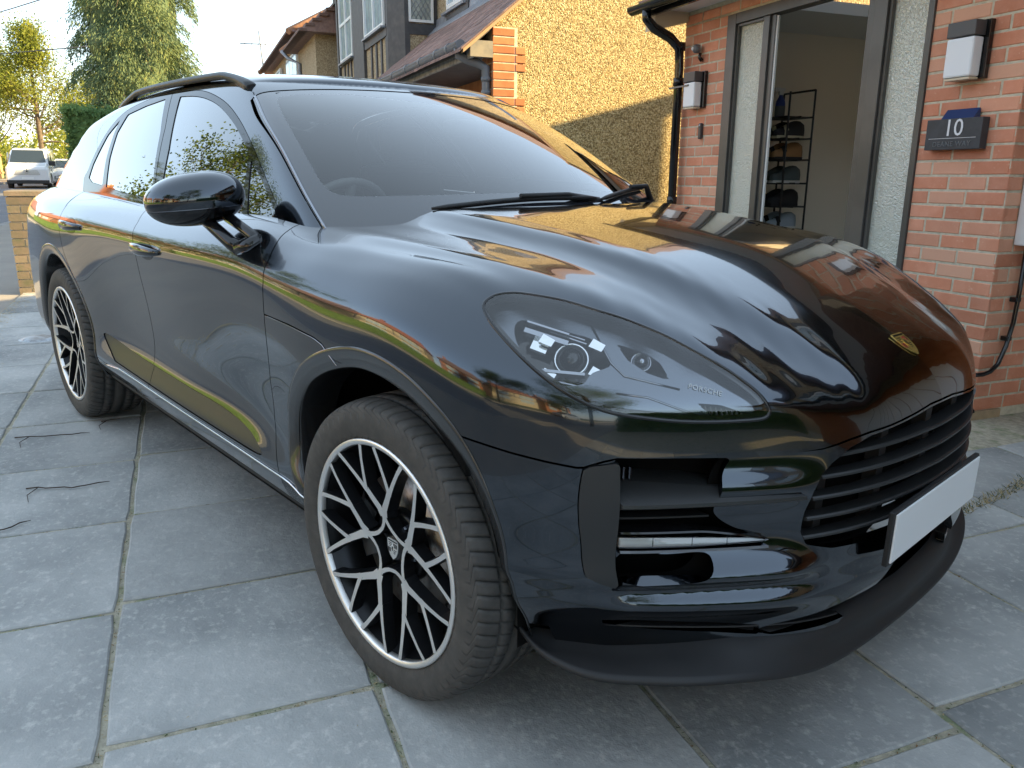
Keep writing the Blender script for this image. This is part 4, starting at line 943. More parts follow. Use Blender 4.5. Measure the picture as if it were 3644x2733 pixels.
# ---------------- wipers and cowl
def wsx(y,z): return root(Fgreen,np.array([[-1.5,-abs(y),z]]),np.array([[1.,0,0]]),0,1.6,n=26)[0,0]
cb=MB();P=[]
for y in np.linspace(-.70,.70,30):
    a=abs(y);x0=-.27-.40*y*y-.30*y**4;zt=float(look(TT,np.array([x0]),np.array([a]))[0]);P.append([(x0+.02,y,zt-.035),(x0-.01,y,zt-.026),(x0-.12,y,zt-.02)])
cb.grid(P);cb.build('cowl',M['plastic'],CAR)
for (y0,z0,y1,z1,py) in ((-.50,1.138,.10,1.160,.16),(.12,1.156,.66,1.178,.60)):
    WO=bpy.data.objects.new('wiper',None);coll(WO);WO.parent=CAR
    pts=[];
    for t in np.linspace(0,1,14):
        y=y0+(y1-y0)*t;z=z0+(z1-z0)*t+.012*math.sin(math.pi*t);pts.append((wsx(y,z)+.010,y,z+.006))
    b=MB();b.tube(pts,[.004]+[.008]*12+[.004],8);b.build('wiper_blade',M['plastic'],WO)
    m_=pts[6];b=MB();xp=-.31-.40*py*py;b.tube([(xp,py,1.135-.05*abs(py)),(xp-.01,py-.03,1.160-.03*abs(py)),((m_[0]+xp)/2+.01,(m_[1]+py)/2,m_[2]+.012),(m_[0]+.008,m_[1],m_[2]+.012)],[.015,.013,.009,.007],8);b.build('wiper_arm',M['plastic'],WO)
# ================================================================== ground, drive, street  (GM frame: p along the street, q into the plots)
G={}
G['soil']=mat('earth',(.10,.085,.065),rough=.95,noise=(6,(.16,.14,.11),.35,.65),bump=[(60,.5,.02)])
G['slab']=mat('slate_slab',(.25,.258,.255),rough=.88,spec=.2,noise=(2.2,(.44,.44,.425),.30,.68),noise2=(38,(.54,.53,.50),.52,.76),bump=[(7,.5,.014),(45,.5,.005),(190,.45,.0022)],rand=.17)
G['joint']=mat('joint_sand',(.34,.31,.24),rough=.98,noise=(35,(.50,.45,.34),.38,.66),noise2=(9,(.22,.25,.14),.52,.66),bump=[(160,.9,.006)])
G['asphalt']=mat('asphalt',(.125,.13,.145),rough=.92,noise=(2,(.17,.17,.18),.35,.65),bump=[(300,.6,.004)])
G['path']=mat('footpath_concrete',(.24,.22,.20),rough=.92,noise=(1.2,(.30,.27,.23),.35,.7),noise2=(40,(.36,.31,.24),.60,.75),bump=[(200,.5,.003)])
G['kerb']=mat('kerb_stone',(.30,.29,.27),rough=.85,noise=(8,(.22,.21,.2),.4,.6))
def gobj(o): o.matrix_world=GM;return o
mb=MB();mb.box((-400,-400,-2.6),(400,400,-2.2));o=gobj(mb.build('ground',G['soil'],kind='structure'))
def sz(p,z): return z-.0108*max(0,-8-p)
def strip_(name,mt,q0,q1,z,th=.3,P=(-160,-8,60)):
    b=MB()
    for a,c_ in zip(P[:-1],P[1:]):
        b.add([(a,q0,sz(a,z)),(c_,q0,sz(c_,z)),(c_,q1,sz(c_,z)),(a,q1,sz(a,z)),(a,q0,sz(a,z)-th),(c_,q0,sz(c_,z)-th),(c_,q1,sz(c_,z)-th),(a,q1,sz(a,z)-th)],[(0,1,2,3),(4,7,6,5),(0,4,5,1),(2,6,7,3)])
    return gobj(b.build(name,mt,kind='structure'))
strip_('road',G['asphalt'],-11.2,-4.75,-.125)
strip_('pavement',G['path'],-4.62,-2.70,-.018)
strip_('pavement',G['path'],-13.2,-11.33,-.018)
for q0,q1 in ((-4.75,-4.62),(-11.33,-11.2)):
    K=thing('kerb','',None,frame=GM,kind='structure');
    me=MB().box((0,q0,-.28),(.905,q1,-.012)).mesh('kerb_stone',G['kerb'])
    for i in range(110): inst('kerb_stone',me,K,(-80+.915*i,0,sz(-80+.915*i,0)))

    K['kind']='structure'
# front plots of the houses along the street
strip_('forecourt',G['path'],-2.70,12,-.03,P=(-160,-8,-7.02))
strip_('front_gardens',mat('lawn',(.045,.075,.02),rough=.95,noise=(3,(.08,.10,.03),.4,.6),bump=[(90,.8,.03)]),-40,-13.2,-.03)
mb=MB();mb.box((-7.02,-2.72,-.45),(60,40,-.30));gobj(mb.build('subsoil',G['soil'],kind='structure'))
# slab drive
SA=R_(19.5);SM=Matrix(((math.cos(SA),math.sin(SA),0,0),(-math.sin(SA),math.cos(SA),0,0),(0,0,1,0),(0,0,0,1)))
DRV=thing('driveway','',None,frame=SM,kind='structure');DRV['kind']='structure'
mb=MB();mb.box((-7.4,-2.72,-.30),(14,7.0,-.006));mb.build('joint_bed',G['joint'],DRV)
ql=[-2.72,-2.127,-1.538,-.913,-.283,.346,.98,1.61,2.24,2.87,3.5,4.1]
off=[.05,.05,0,0,0,-.07,-.07,-.07,-.07,-.07,-.07]
vr=[]
for (w,h) in sorted(set((.648,round(ql[j+1]-ql[j],3)) for j in range(len(ql)-1))):
    for k in range(3):
        b=MB();gx,gy=.0075,.007;n=7;ed=[]
        x0,x1,y0,y1=gx,w-gx,gy,h-gy
        def side(ax,ay,bx,by):
            L=[]
            for i in range(n):
                t=i/n;jx=rnd.uniform(-.0022,.0022);jy=rnd.uniform(-.0022,.0022)
                if i==0: jx=(.004 if ax<w/2 else -.004);jy=(.004 if ay<h/2 else -.004)
                L.append((ax+(bx-ax)*t+jx,ay+(by-ay)*t+jy))
            return L
        ed=side(x0,y0,x1,y0)+side(x1,y0,x1,y1)+side(x1,y1,x0,y1)+side(x0,y1,x0,y0)
        cxx,cyy=w/2,h/2;N=len(ed)
        ins_=[(x+(cxx-x)*.016,y+(cyy-y)*.016) for x,y in ed]
        vs=[(x,y,-.04) for x,y in ed]+[(x,y,-.004) for x,y in ed]+[(x,y,0) for x,y in ins_]
        fs=[(i,(i+1)%N,N+(i+1)%N,N+i) for i in range(N)]+[(N+i,N+(i+1)%N,2*N+(i+1)%N,2*N+i) for i in range(N)]+[tuple(2*N+i for i in range(N))]
        b.add(vs,fs);vr.append((h,b.mesh('slab',G['slab'])))
for j in range(len(ql)-1):
    h=round(ql[j+1]-ql[j],3);opts=[m_ for hh,m_ in vr if hh==h]
    for i in range(-12,9 if j<9 else 12):
        x=.3075+off[j]+.648*i
        if x<-7.4: continue
        if j>=7 and x<-.9: continue
        o=inst('slab',rnd.choice(opts),DRV,(x+rnd.uniform(-.002,.002),ql[j],rnd.uniform(-.0012,.0015)),(rnd.uniform(-.0015,.0015),rnd.uniform(-.0015,.0015),rnd.uniform(-.002,.002)))
# loose sand, straw and moss in the joints
Lt=[mat('straw',(.42,.33,.18),rough=.9),mat('moss',(.05,.075,.02),rough=.95),mat('dry_leaf',(.22,.12,.05),rough=.9)]
def litter(n,mt,nm,label,pick,size):
    vs=[];fs=[]
    for k in range(n):
        x,y,z=pick();a=rnd.uniform(0,6.28);l=rnd.uniform(.4,1)*size;w=l*rnd.uniform(.15,.4);t=rnd.uniform(-.3,.5)
        ca,sa=math.cos(a),math.sin(a);b=len(vs)
        for (u,v) in ((-l,-w),(l,-w*.4),(l*.8,w),(-l*.7,w)): vs.append((x+u*ca-v*sa,y+u*sa+v*ca,z+.002+abs(t)*abs(u)))
        fs.append((b,b+1,b+2,b+3))
    b=MB();b.add(vs,fs);o=b.build(nm,mt,DRV,fix=False);o['kind']='stuff'
JP=[-7.3+.648*i for i in range(30)]
def injoint():
    if rnd.random()<.55:
        j=rnd.randrange(2,8);return (rnd.uniform(-5,3),ql[j]+rnd.gauss(0,.005),-.007)
    j=rnd.randrange(0,8);return (.3075+off[j]+.648*rnd.randrange(-9,6)+rnd.gauss(0,.005),rnd.uniform(ql[j],ql[j+1]),-.007)
litter(2600,Lt[0],'straw_litter','',injoint,.006)
litter(1500,Lt[2],'leaf_litter','',injoint,.006)
litter(3800,Lt[1],'joint_moss','',injoint,.005)
litter(160,Lt[0],'slab_crumbs','',lambda:(rnd.uniform(-5,3),rnd.uniform(-2.6,3),.001),.0045)
# sand drift along the street edge of the slabs
litter(1600,Lt[0],'edge_litter','',lambda:(rnd.uniform(-7.3,-2),-2.72+abs(rnd.gauss(0,.08)),.001),.012)
# weeds by the wheel-side joint at the right
wd=thing('weed_tuft','tuft of weeds and straw growing in the slab joint right of the number plate','weeds',SM@Vector((0,0,0))*0)
P0=Vector((.60,1.75,0))
vs=[];fs=[]
for k in range(700):
    t=rnd.uniform(-.45,.55);x=P0.x+.10*t+rnd.gauss(0,.016);y=P0.y+t*1.0+rnd.gauss(0,.02);a=rnd.uniform(0,6.28);l=rnd.uniform(.01,.035);h=rnd.uniform(.002,.022);b=len(vs)
    vs+= [(x,y,0),(x+.003,y+.002,0),(x+l*math.cos(a),y+l*math.sin(a),h)];fs.append((b,b+1,b+2))
b=MB();b.add(vs[:1200],fs[:400]);o=b.build('straw',Lt[0],wd,fix=False)
b=MB();b.add(vs[1200:],[tuple(i-1200 for i in f) for f in fs[400:]]);o=b.build('weed_leaves',Lt[1],wd,fix=False)
# drain cover
DC=thing('drain_cover','small round metal drain cover in the slabs beside the rear wheel','drain cover',(-4.86,-.70,.0))
b=MB();b.lathe([(0,.010),(.085,.010),(.10,.008),(.105,0),(.13,0)],n=40);b.build('cover_plate',mat('dull_steel',(.42,.45,.48),rough=.4,metal=.7,noise=(20,(.25,.25,.25),.4,.6)),DC)
# twigs
TW=mat('twig_bark',(.055,.04,.03),rough=.9)
for k,(lab,P) in enumerate((('long thin twig crossing the slab joint at the far left edge',[(-1.62,-1.72),(-1.60,-1.60),(-1.575,-1.50),(-1.60,-1.41)]),('forked twig beside the long twig, left of the front wheel',[(-1.93,-1.36),(-1.86,-1.27),(-1.82,-1.20),(-1.80,-1.09)]),('short twig on the slab near the rear wheel',[(-2.62,-1.27),(-2.52,-1.10),(-2.47,-.99)]),('tiny twig lying by the rear tyre',[(-2.62,-.90),(-2.60,-.82)]),('stub of twig at the bottom left corner of the drive',[(-.33,-1.86),(-.30,-1.80)]))):
    T=thing('twig',lab,'twig',(P[0][0],P[0][1],.003));b=MB();P_=[P[0]];[P_.extend([(P[i][0]*(1-t)+P[i+1][0]*t+rnd.gauss(0,.006)*(t<1),P[i][1]*(1-t)+P[i+1][1]*t+rnd.gauss(0,.006)*(t<1)) for t in (.33,.66,1)]) for i in range(len(P)-1)];P=P_;pts=[(x-P[0][0],y-P[0][1],.003+.004*abs(math.sin(i*1.7))) for i,(x,y) in enumerate(P)];b.tube(pts,[.0032]+[.0025]*(len(P)-2)+[.001],6)
    b.build('stem',TW,T)
    if len(P)>2:
        x,y,z=pts[1];b=MB();b.tube([(x,y,z),(x+.05,y-.05,.004),(x+.12,y-.06,.002)],[.002,.0016,.0008],5);b.build('side_shoot',TW,T)
# ================================================================== our house (HM frame)
H={}
H['brick']=mat('red_brick',(.60,.235,.135),rough=.85,noise=(7,(.68,.30,.19),.38,.68),noise2=(42,(.74,.46,.33),.60,.75),bump=[(60,.35,.003),(240,.25,.0015)],rand=.16,col2=(.72,.40,.27))
H['brick2']=mat('orange_brick',(.40,.14,.05),rough=.85,noise=(7,(.50,.20,.08),.38,.68),bump=[(60,.35,.003)],rand=.14)
H['mortar']=mat('mortar',(.62,.56,.43),rough=.95,noise=(30,(.50,.44,.33),.4,.65),bump=[(200,.5,.002)])
H['alu']=mat('door_frame_metal',(.085,.082,.078),rough=.35,metal=.3,noise=(3,(.11,.105,.10),.4,.6))
H['blk']=mat('black_pvc',(.008,.008,.009),rough=.12,spec=.6)
H['white']=mat('white_pvc',(.78,.78,.77),rough=.35)
H['plaster']=mat('hall_plaster',(.90,.83,.71),rough=.9,bump=[(40,.08,.004)])
H['timber']=mat('black_timber',(.045,.045,.05),rough=.55,noise=(9,(.08,.075,.075),.4,.7),bump=[(50,.25,.003)])
H['tile']=mat('clay_tile',(.19,.115,.10),rough=.85,noise=(14,(.28,.18,.15),.35,.7),noise2=(60,(.36,.30,.22),.62,.72),bump=[(80,.4,.006)],rand=.3)
H['ridge']=mat('ridge_tile',(.42,.22,.12),rough=.8,noise=(12,(.32,.16,.09),.4,.6))
H['lead']=mat('lead_flashing',(.30,.31,.34),rough=.5,metal=.3,noise=(10,(.22,.23,.26),.4,.6))
H['cream']=mat('cream_board',(.62,.52,.38),rough=.6)
def pebble(name,c0,c1,c2,scale=95,bs=1.0):
    m_=mat(name,c0,rough=.9,spec=.3);n=m_.node_tree;L=n.links;b=n.nodes['Principled BSDF'];tc=n.nodes['Texture Coordinate'] if 'Texture Coordinate' in n.nodes else n.nodes.new('ShaderNodeTexCoord')
    ns=n.nodes.new('ShaderNodeTexNoise');ns.inputs['Scale'].default_value=scale*1.2;vm=n.nodes.new('ShaderNodeMix');vm.data_type='VECTOR';vm.inputs[0].default_value=.012
    L.new(tc.outputs['Object'],ns.inputs['Vector']);L.new(tc.outputs['Object'],vm.inputs[4]);L.new(ns.outputs['Color'],vm.inputs[5])
    v=n.nodes.new('ShaderNodeTexVoronoi');v.inputs['Scale'].default_value=scale;L.new(vm.outputs[1],v.inputs['Vector'])
    sp=n.nodes.new('ShaderNodeSeparateColor');L.new(v.outputs['Color'],sp.inputs[0])
    r=n.nodes.new('ShaderNodeValToRGB');e=r.color_ramp.elements;e[0].position=0;e[0].color=(*c0,1);e[1].position=1;e[1].color=(*c2,1);m2=e.new(.5);m2.color=(*c1,1);L.new(sp.outputs[0],r.inputs[0]);L.new(r.outputs[0],b.inputs['Base Color'])
    inv=n.nodes.new('ShaderNodeMath');inv.operation='SUBTRACT';inv.inputs[0].default_value=1;L.new(v.outputs['Distance'],inv.inputs[1])
    bu=n.nodes.new('ShaderNodeBump');bu.inputs['Strength'].default_value=bs;bu.inputs['Distance'].default_value=.012;L.new(inv.outputs[0],bu.inputs['Height']);L.new(bu.outputs[0],b.inputs['Normal'])
    return m_
H['pebble']=pebble('pebbledash',(.17,.12,.05),(.46,.34,.15),(.74,.62,.36),95,1.0)
H['pebble2']=pebble('pebbledash_brown',(.24,.18,.11),(.42,.33,.21),(.60,.50,.34),70,.6)
H['winglass']=mat('window_glass',(.10,.13,.15),rough=.03,spec=1.0)
H['wing2']=mat('pale_window',(.45,.55,.62),rough=.08,spec=.9,noise=(4,(.30,.40,.48),.4,.6))
def frost():
    m_=mat('hammered_glass',(.60,.60,.50),rough=.12,spec=1,ior=1.9);n=m_.node_tree;L=n.links;b=n.nodes['Principled BSDF'];tc=n.nodes['Texture Coordinate']
    nz_=n.nodes.new('ShaderNodeTexNoise');nz_.inputs['Scale'].default_value=85;nz_.inputs['Detail'].default_value=1.5;nz_.inputs['Distortion'].default_value=1.0;L.new(tc.outputs['Object'],nz_.inputs['Vector'])
    bu=n.nodes.new('ShaderNodeBump');bu.inputs['Strength'].default_value=.9;bu.inputs['Distance'].default_value=.012;L.new(nz_.outputs['Fac'],bu.inputs['Height']);L.new(bu.outputs[0],b.inputs['Normal']);return m_
H['frost']=frost()
def hthing(name,label,cat,group=None,kind=None): return thing(name,label,cat,(0,0,0),0,group,HM,kind)
# brick meshes: chamfered face, slightly uneven
def brickmesh(w,mt,h=.0635,d=.03,seed=0):
    r=random.Random(seed);b=MB();c=.0035;j=lambda:r.uniform(-.0012,.0012)
    o=[(0+j(),0+j()),(w+j(),0+j()),(w+j(),h+j()),(0+j(),h+j())];i_=[(c+j(),c+j()),(w-c+j(),c+j()),(w-c+j(),h-c+j()),(c+j(),h-c+j())]
    vs=[(x,d,z) for x,z in o]+[(x,.003,z) for x,z in o]+[(x,0+r.uniform(-.0008,.0008),z) for x,z in i_]
    fs=[]
    for k in range(4): fs+=[(k,(k+1)%4,4+(k+1)%4,4+k),(4+k,4+(k+1)%4,8+(k+1)%4,8+k)]
    fs.append((8,9,10,11));b.add(vs,fs);return b.mesh('brick',mt)
BMC={}
def bm_(w,mt,s):
    k=(round(w,3),mt.name,s%4)
    if k not in BMC: BMC[k]=brickmesh(w,mt,seed=hash((round(w*1000),s%4))%999)
    return BMC[k]
CNT={}
def brickwork(parent,u0,u1,z0,z1,place,mt,phase=0,limit=300,ends=True,skip=None):
    """place(u,z)->(loc, rotz) for the lower left corner of a brick lying along +u"""
    r=random.Random(int(u0*100+z0*1000));pit=.2265;row=0;z=z0;rest=[]
    while z<z1-.02:
        u=u0-(pit/2 if (row+phase)%2 else 0)
        while u<u1-.02:
            a,b_=max(u,u0),min(u+pit-.0125,u1)
            if b_-a>.035 and not (skip and skip(a,b_,z)):
                n=CNT.get(parent.name,0);me=bm_(b_-a,mt,r.randrange(4));loc,rz=place(a,z)
                if n<limit: inst('brick',me,parent,(loc[0],loc[1],loc[2]),(0,0,rz));CNT[parent.name]=n+1
                else: rest.append((me,loc,rz))
            u+=pit
        z+=.0755;row+=1
    if rest:
        b=MB()
        for me,loc,rz in rest:
            c_,s_=math.cos(rz),math.sin(rz);b.add([(loc[0]+v.co.x*c_-v.co.y*s_,loc[1]+v.co.x*s_+v.co.y*c_,loc[2]+v.co.z) for v in me.vertices],[tuple(p.vertices) for p in me.polygons])
        o=b.build('brickwork',mt,parent,fix=False);o['kind']='stuff'
QF=2.5
HO=hthing('brick_house','red brick house with an open grey front door and wall lamps, right of the car','house')
b=MB();b.box((-3.685,QF+.0035,-.35),(-3.136,QF+.25,2.42));b.box((-1.333,QF+.0035,-.35),(-.774,QF+.25,2.42));b.box((-3.685,QF+.0035,2.335),(-.774,QF+.25,2.47));b.build('mortar_bed',H['mortar'],HO)
b=MB();b.box((-3.685,QF+.25,-.35),(-3.62,7.72,2.31));b.build('side_wall',H['pebble2'],HO)
b=MB();b.box((-.86,QF+.0045,-.35),(-.7735,4.4,2.47));b.build('mortar_bed',H['mortar'],HO)
zb0=.0755*0+.012
pf=lambda u,z:((u,QF,z),0)
brickwork(HO,-1.333,-.770,.012,2.33,pf,H['brick'],phase=1)
brickwork(HO,-3.69,-3.137,.31,2.33,pf,H['brick'])
brickwork(HO,-3.69,-.770,2.352,2.44,pf,H['brick'])
# return face (normal +p)
brickwork(HO,QF+.004,QF+.56,.012,2.44,lambda u,z:((-.770,u,z),math.pi/2),H['brick'],phase=0)
brickwork(HO,QF+.56,QF+1.85,.012,2.44,lambda u,z:((-.770,u,z),math.pi/2),H['brick'],phase=0)
# plinth
b=MB();b.box((-1.34,QF-.012,-.2),(-.758,QF+.2,.010));b.build('plinth',mat('rendered_plinth',(.42,.30,.18),rough=.95,noise=(12,(.32,.24,.15),.4,.6)),HO)
# set-back wall with garage door, beyond the corner
b=MB();b.box((-.86,4.4,-.3),(7.5,4.6,2.6));b.build('garage_wall',H['brick2'],HO)
b=MB()
for k in range(12): b.box((.2+.36*k,4.36,-.1),(.2+.36*k+.34,4.42,2.05))
b.build('garage_door',H['white'],HO)
# lean-to roof of the porch, gutter, soffit
for x0,x1,qa in ((-3.80,-2.8,2.18),(-.8,7.6,2.18)):
    b=MB();b.prism([(2.18,2.50),(4.55,3.12),(4.55,3.06),(2.18,2.44)],'x',x0,x1);b.build('porch_roof',H['tile'],HO)
b=MB();b.prism([(2.18,2.50),(2.75,2.65),(2.75,2.59),(2.18,2.44)],'x',-2.8,-.8);b.build('porch_roof',H['tile'],HO)
b=MB();b.prism([(2.73,2.67),(4.57,3.15),(4.57,3.13),(2.73,2.65)],'x',-2.82,-.78);b.build('added_rooflight',glassmat('clear_glass',(.97,.97,.97),refl=1),HO)  # unseen roof opening, added to let daylight into the hall
for k in range(14):
    q=2.14+.172*k;z=2.505+.0447*k
    for x0,x1 in (((-3.82,7.6),) if k<3 else ((-3.82,-2.82),(-.78,7.6))):
        b=MB();b.prism([(q,z),(q,z+.016),(q+.19,z+.062),(q+.19,z+.045)],'x',x0,x1);b.build('tile_course',H['tile'],HO)
b=MB();b.box((-3.78,2.20,2.445),(7.6,2.50,2.457));b.build('soffit',H['white'],HO)
b=MB();b.box((-3.80,2.175,2.40),(7.6,2.198,2.52));b.build('fascia',H['blk'],HO)
b=MB();P=[]
for x in (-3.86,7.6): P.append([(x,2.115+.055*math.cos(a),2.475+.055*math.sin(a)) for a in np.linspace(math.pi,2*math.pi,13)])
b.grid(P);b.build('gutter',H['blk'],HO)
b=MB();b.prism([(2.2,2.30),(8.5,3.90),(8.5,4.04),(2.2,2.42)],'x',-3.80,-3.66);b.build('verge_board',H['cream'],HO)
b=MB();b.prism([(2.6,2.38),(7.72,3.70),(7.72,2.3),(2.6,2.3)],'x',-3.69,-3.62);b.build('side_gable',H['pebble2'],HO)
# upper storey
b=MB();b.box((-1.5,4.55,2.5),(7.6,7.9,5.25));b.build('upper_wall',H['pebble2'],HO)
b=MB();b.add([(-1.9,4.0,5.2),(8,4.0,5.2),(8,8.4,5.2),(-1.9,8.4,5.2),(1.0,6.2,7.2),(5,6.2,7.2)],[(0,1,5,4),(2,3,4,5),(1,2,5),(3,0,4),(3,2,1,0)]);b.build('main_roof',H['tile'],HO)
b=MB();b.box((-1.52,4.50,4.95),(7.62,4.56,5.22));b.build('fascia',H['timber'],HO)
def window(parent,p0,p1,z0,z1,q,n=2,glass=None,frame=None,nm='window',surround=True,bars=True,d=-1):
    fr_=frame or H['white'];w=.055
    b=MB()
    if surround: b.box((p0-.12,q-.03,z0-.14),(p1+.12,q+.02,z1+.12));s=b.build('window_surround',H['timber'],parent)
    b=MB();b.box((p0,q-.07,z0),(p1,q-.028,z0+w));b.box((p0,q-.07,z1-w),(p1,q-.028,z1))
    for k in range(n+1):
        x=p0+(p1-p0-w)*k/n;b.box((x,q-.071,z0+w),(x+w,q-.028,z1-w))
    if bars: b.box((p0+w,q-.068,z1-.42),(p1-w,q-.028,z1-.38))
    f=b.build(nm,fr_,parent);b=MB();b.box((p0+.02,q-.05,z0+.02),(p1-.02,q-.045,z1-.02));b.build('pane',glass or H['winglass'],f);return f
window(HO,-1.2,.1,3.35,4.6,4.55,3,H['wing2']);window(HO,1.0,3.2,3.35,4.6,4.55,4,H['wing2']);window(HO,4.4,5.6,3.35,4.6,4.55,2,H['wing2'])
# ---------------- door set
DS=hthing('front_door','tall grey metal front door frame standing open between two patterned glass side panels','door')
def fbox(p0,p1,z0,z1,q0=QF-.012,q1=QF+.075,nm='frame_post',mt=None): 
    b=MB();b.box((p0,q0,z0),(p1,q1,z1));return b.build(nm,mt or H['alu'],DS,bevel=.003)
fbox(-3.136,-3.040,.02,2.333);fbox(-3.036,-1.36,2.262,2.333,nm='frame_head');fbox(-2.730,-2.668,.02,2.258);fbox(-2.664,-2.622,.02,2.258,QF+.004,QF+.012,'door_jamb')
fbox(-1.812,-1.752,.02,2.258,QF+.006,QF+.06,'door_jamb');fbox(-1.748,-1.655,.02,2.258);fbox(-1.366,-1.3335,.02,2.333)
fbox(-3.036,-2.735,.02,.10,nm='bottom_rail');fbox(-1.651,-1.37,.02,.10,nm='bottom_rail')
fbox(-2.598,-1.816,-.02,.05,QF-.04,QF+.2,'threshold')
for (p0,p1) in ((-3.036,-2.734),(-1.651,-1.370)):
    for (a,c_,zz0,zz1) in ((p0,p0+.016,.10,2.258),(p1-.016,p1,.10,2.258),(p0+.018,p1-.018,2.243,2.258)): 
        b=MB();b.box((a,QF+.005,zz0),(c_,QF+.03,zz1));b.build('glazing_bead',H['alu'],DS)
    b=MB();b.box((p0+.012,QF+.032,.1),(p1-.012,QF+.040,2.25));b.build('glass_panel',H['frost'],DS)
b=MB();b.box((-2.642,QF+.013,.05),(-2.609,QF+.028,2.25));b.build('weather_strip',H['white'],DS)
# open leaf swung inwards against the right
b=MB();b.box((-1.86,QF+.08,.05),(-1.815,QF+.93,2.24));b.build('door_leaf',H['alu'],DS,bevel=.004)
# hall
b=MB();b.box((-3.60,QF+.26,-.02),(-3.54,5.6,2.40));b.build('hall_wall',H['plaster'],HO)
b=MB();b.box((-3.54,5.5,-.02),(-.9,5.6,2.40));b.build('hall_wall',H['plaster'],HO)
b=MB();b.box((-.94,QF+.26,-.02),(-.88,5.6,2.40));b.build('hall_wall',H['plaster'],HO)
for c0,c1 in (((-3.6,QF+.02),(-.87,2.72)),((-3.6,2.72),(-2.8,5.6)),((-2.8,4.5),(-.87,5.6))):
    b=MB();b.box((c0[0],c0[1],2.34),(c1[0],c1[1],2.42));b.build('hall_ceiling',H['white'],HO)
b=MB();b.box((-3.6,QF+.02,-.08),(-.87,5.6,-.02));b.build('hall_floor',mat('hall_floor',(.12,.09,.07),rough=.5),HO)
b=MB();b.box((-3.04,QF+.26,-.02),(-2.98,QF+.3,2.3));b=None
# ---------------- lamps, bell, sensor, sign
def wall_lamp(p0,p1,z0,z1,label):
    L_=hthing('wall_lamp',label,'wall lamp','black and white wall lamps beside the front door')
    b=MB();b.box((p0+.012,QF-.030,z0+.004),(p1,QF-.001,z1));b.build('back_plate',H['blk'],L_,bevel=.003)
    b=MB();b.box((p0+.02,QF-.105,z1-.075),(p1-.022,QF-.031,z1-.004));b.build('lamp_head',mat('lamp_metal',(.07,.068,.072),rough=.4),L_,bevel=.004)
    b=MB();b.box((p0+.022,QF-.102,z0+.012),(p1-.024,QF-.032,z1-.079));b.build('diffuser',mat('opal_plastic',(.80,.81,.84),rough=.35,spec=.4),L_,bevel=.010)
    b=MB();b.box((p0+.03,QF-.095,z0),(p1-.03,QF-.035,z0+.010));b.build('lamp_foot',H['cream'],L_)
wall_lamp(-3.545,-3.352,1.715,1.985,'white box wall lamp left of the door, beside the drainpipe')
wall_lamp(-1.172,-.968,1.680,1.958,'white box wall lamp on the brick pier right of the door, above the number sign')
S_=hthing('motion_sensor','small grey motion sensor above the left wall lamp','sensor')
b=MB();b.lathe([(0,-.052),(.018,-.048),(.030,-.035),(.033,-.015),(.030,0)],origin=(-3.455,QF-.03,2.150),axis='y',n=20);b.build('sensor_head',mat('sensor_grey',(.16,.155,.16),rough=.35),S_)
b=MB();b.lathe([(0,-.010),(.010,-.008),(.014,0)],origin=(-3.462,QF-.078,2.150),axis='y',n=14);b.build('sensor_lens',H['white'],S_)
b=MB();b.tube([(-3.442,QF-.02,2.118),(-3.438,QF-.03,2.09),(-3.436,QF-.008,2.066)],[.012,.014,.016],8);b.build('bracket',H['blk'],S_)
S_=hthing('doorbell','slim black video doorbell on the brick between drainpipe and door','doorbell')
b=MB();b.box((-3.402,QF-.028,1.490),(-3.366,QF-.001,1.608));b.build('bell_body',mat('bell_grey',(.05,.05,.055),rough=.3),S_,bevel=.009,seg=3)
b=MB();b.lathe([(0,-.004),(.009,-.003),(.011,0)],origin=(-3.386,QF-.0285,1.588),axis='y',n=16);b.build('camera_eye',H['chr'] if 'chr' in H else M['chromed'],S_)
S_=hthing('house_sign','dark slate house number sign reading 10 with a solar panel on top','sign')
b=MB();b.box((-1.247,QF-.052,1.345),(-.918,QF-.004,1.498));b.build('sign_box',mat('sign_anthracite',(.028,.032,.040),rough=.45,noise=(20,(.04,.045,.055),.4,.6)),S_,bevel=.002)
b=MB();b.prism([(QF-.050,1.4985),(QF-.006,1.4985),(QF+.0-.006,1.540),(QF-.012,1.546)],'x',-1.165,-.975);b.build('solar_panel',mat('solar_cell',(.03,.05,.14),rough=.15),S_)
def ftext(t,size,p,z,q,mt,parent,sp_=1,ex=.0008,nm='lettering',off_=0):
    me=text_mesh(t,size,ex,sp_,offset=off_);me.materials.append(mt);o=bpy.data.objects.new(nm,me);coll(o);o.parent=parent;o.rotation_euler=(math.pi/2,0,0);o.location=(p,q,z);return o
WT=mat('sign_white',(.75,.75,.78),rough=.5)
ftext('10',.118,-1.080,1.449,QF-.0535,WT,S_,1.0)
ftext('DEANE WAY',.036,-1.083,1.372,QF-.0535,mat('sign_grey',(.14,.15,.16),rough=.5),S_,1.12)
b=MB();b.box((-1.225,QF-.0535,1.4005),(-.945,QF-.052,1.4025));b.build('sign_rule',WT,S_)
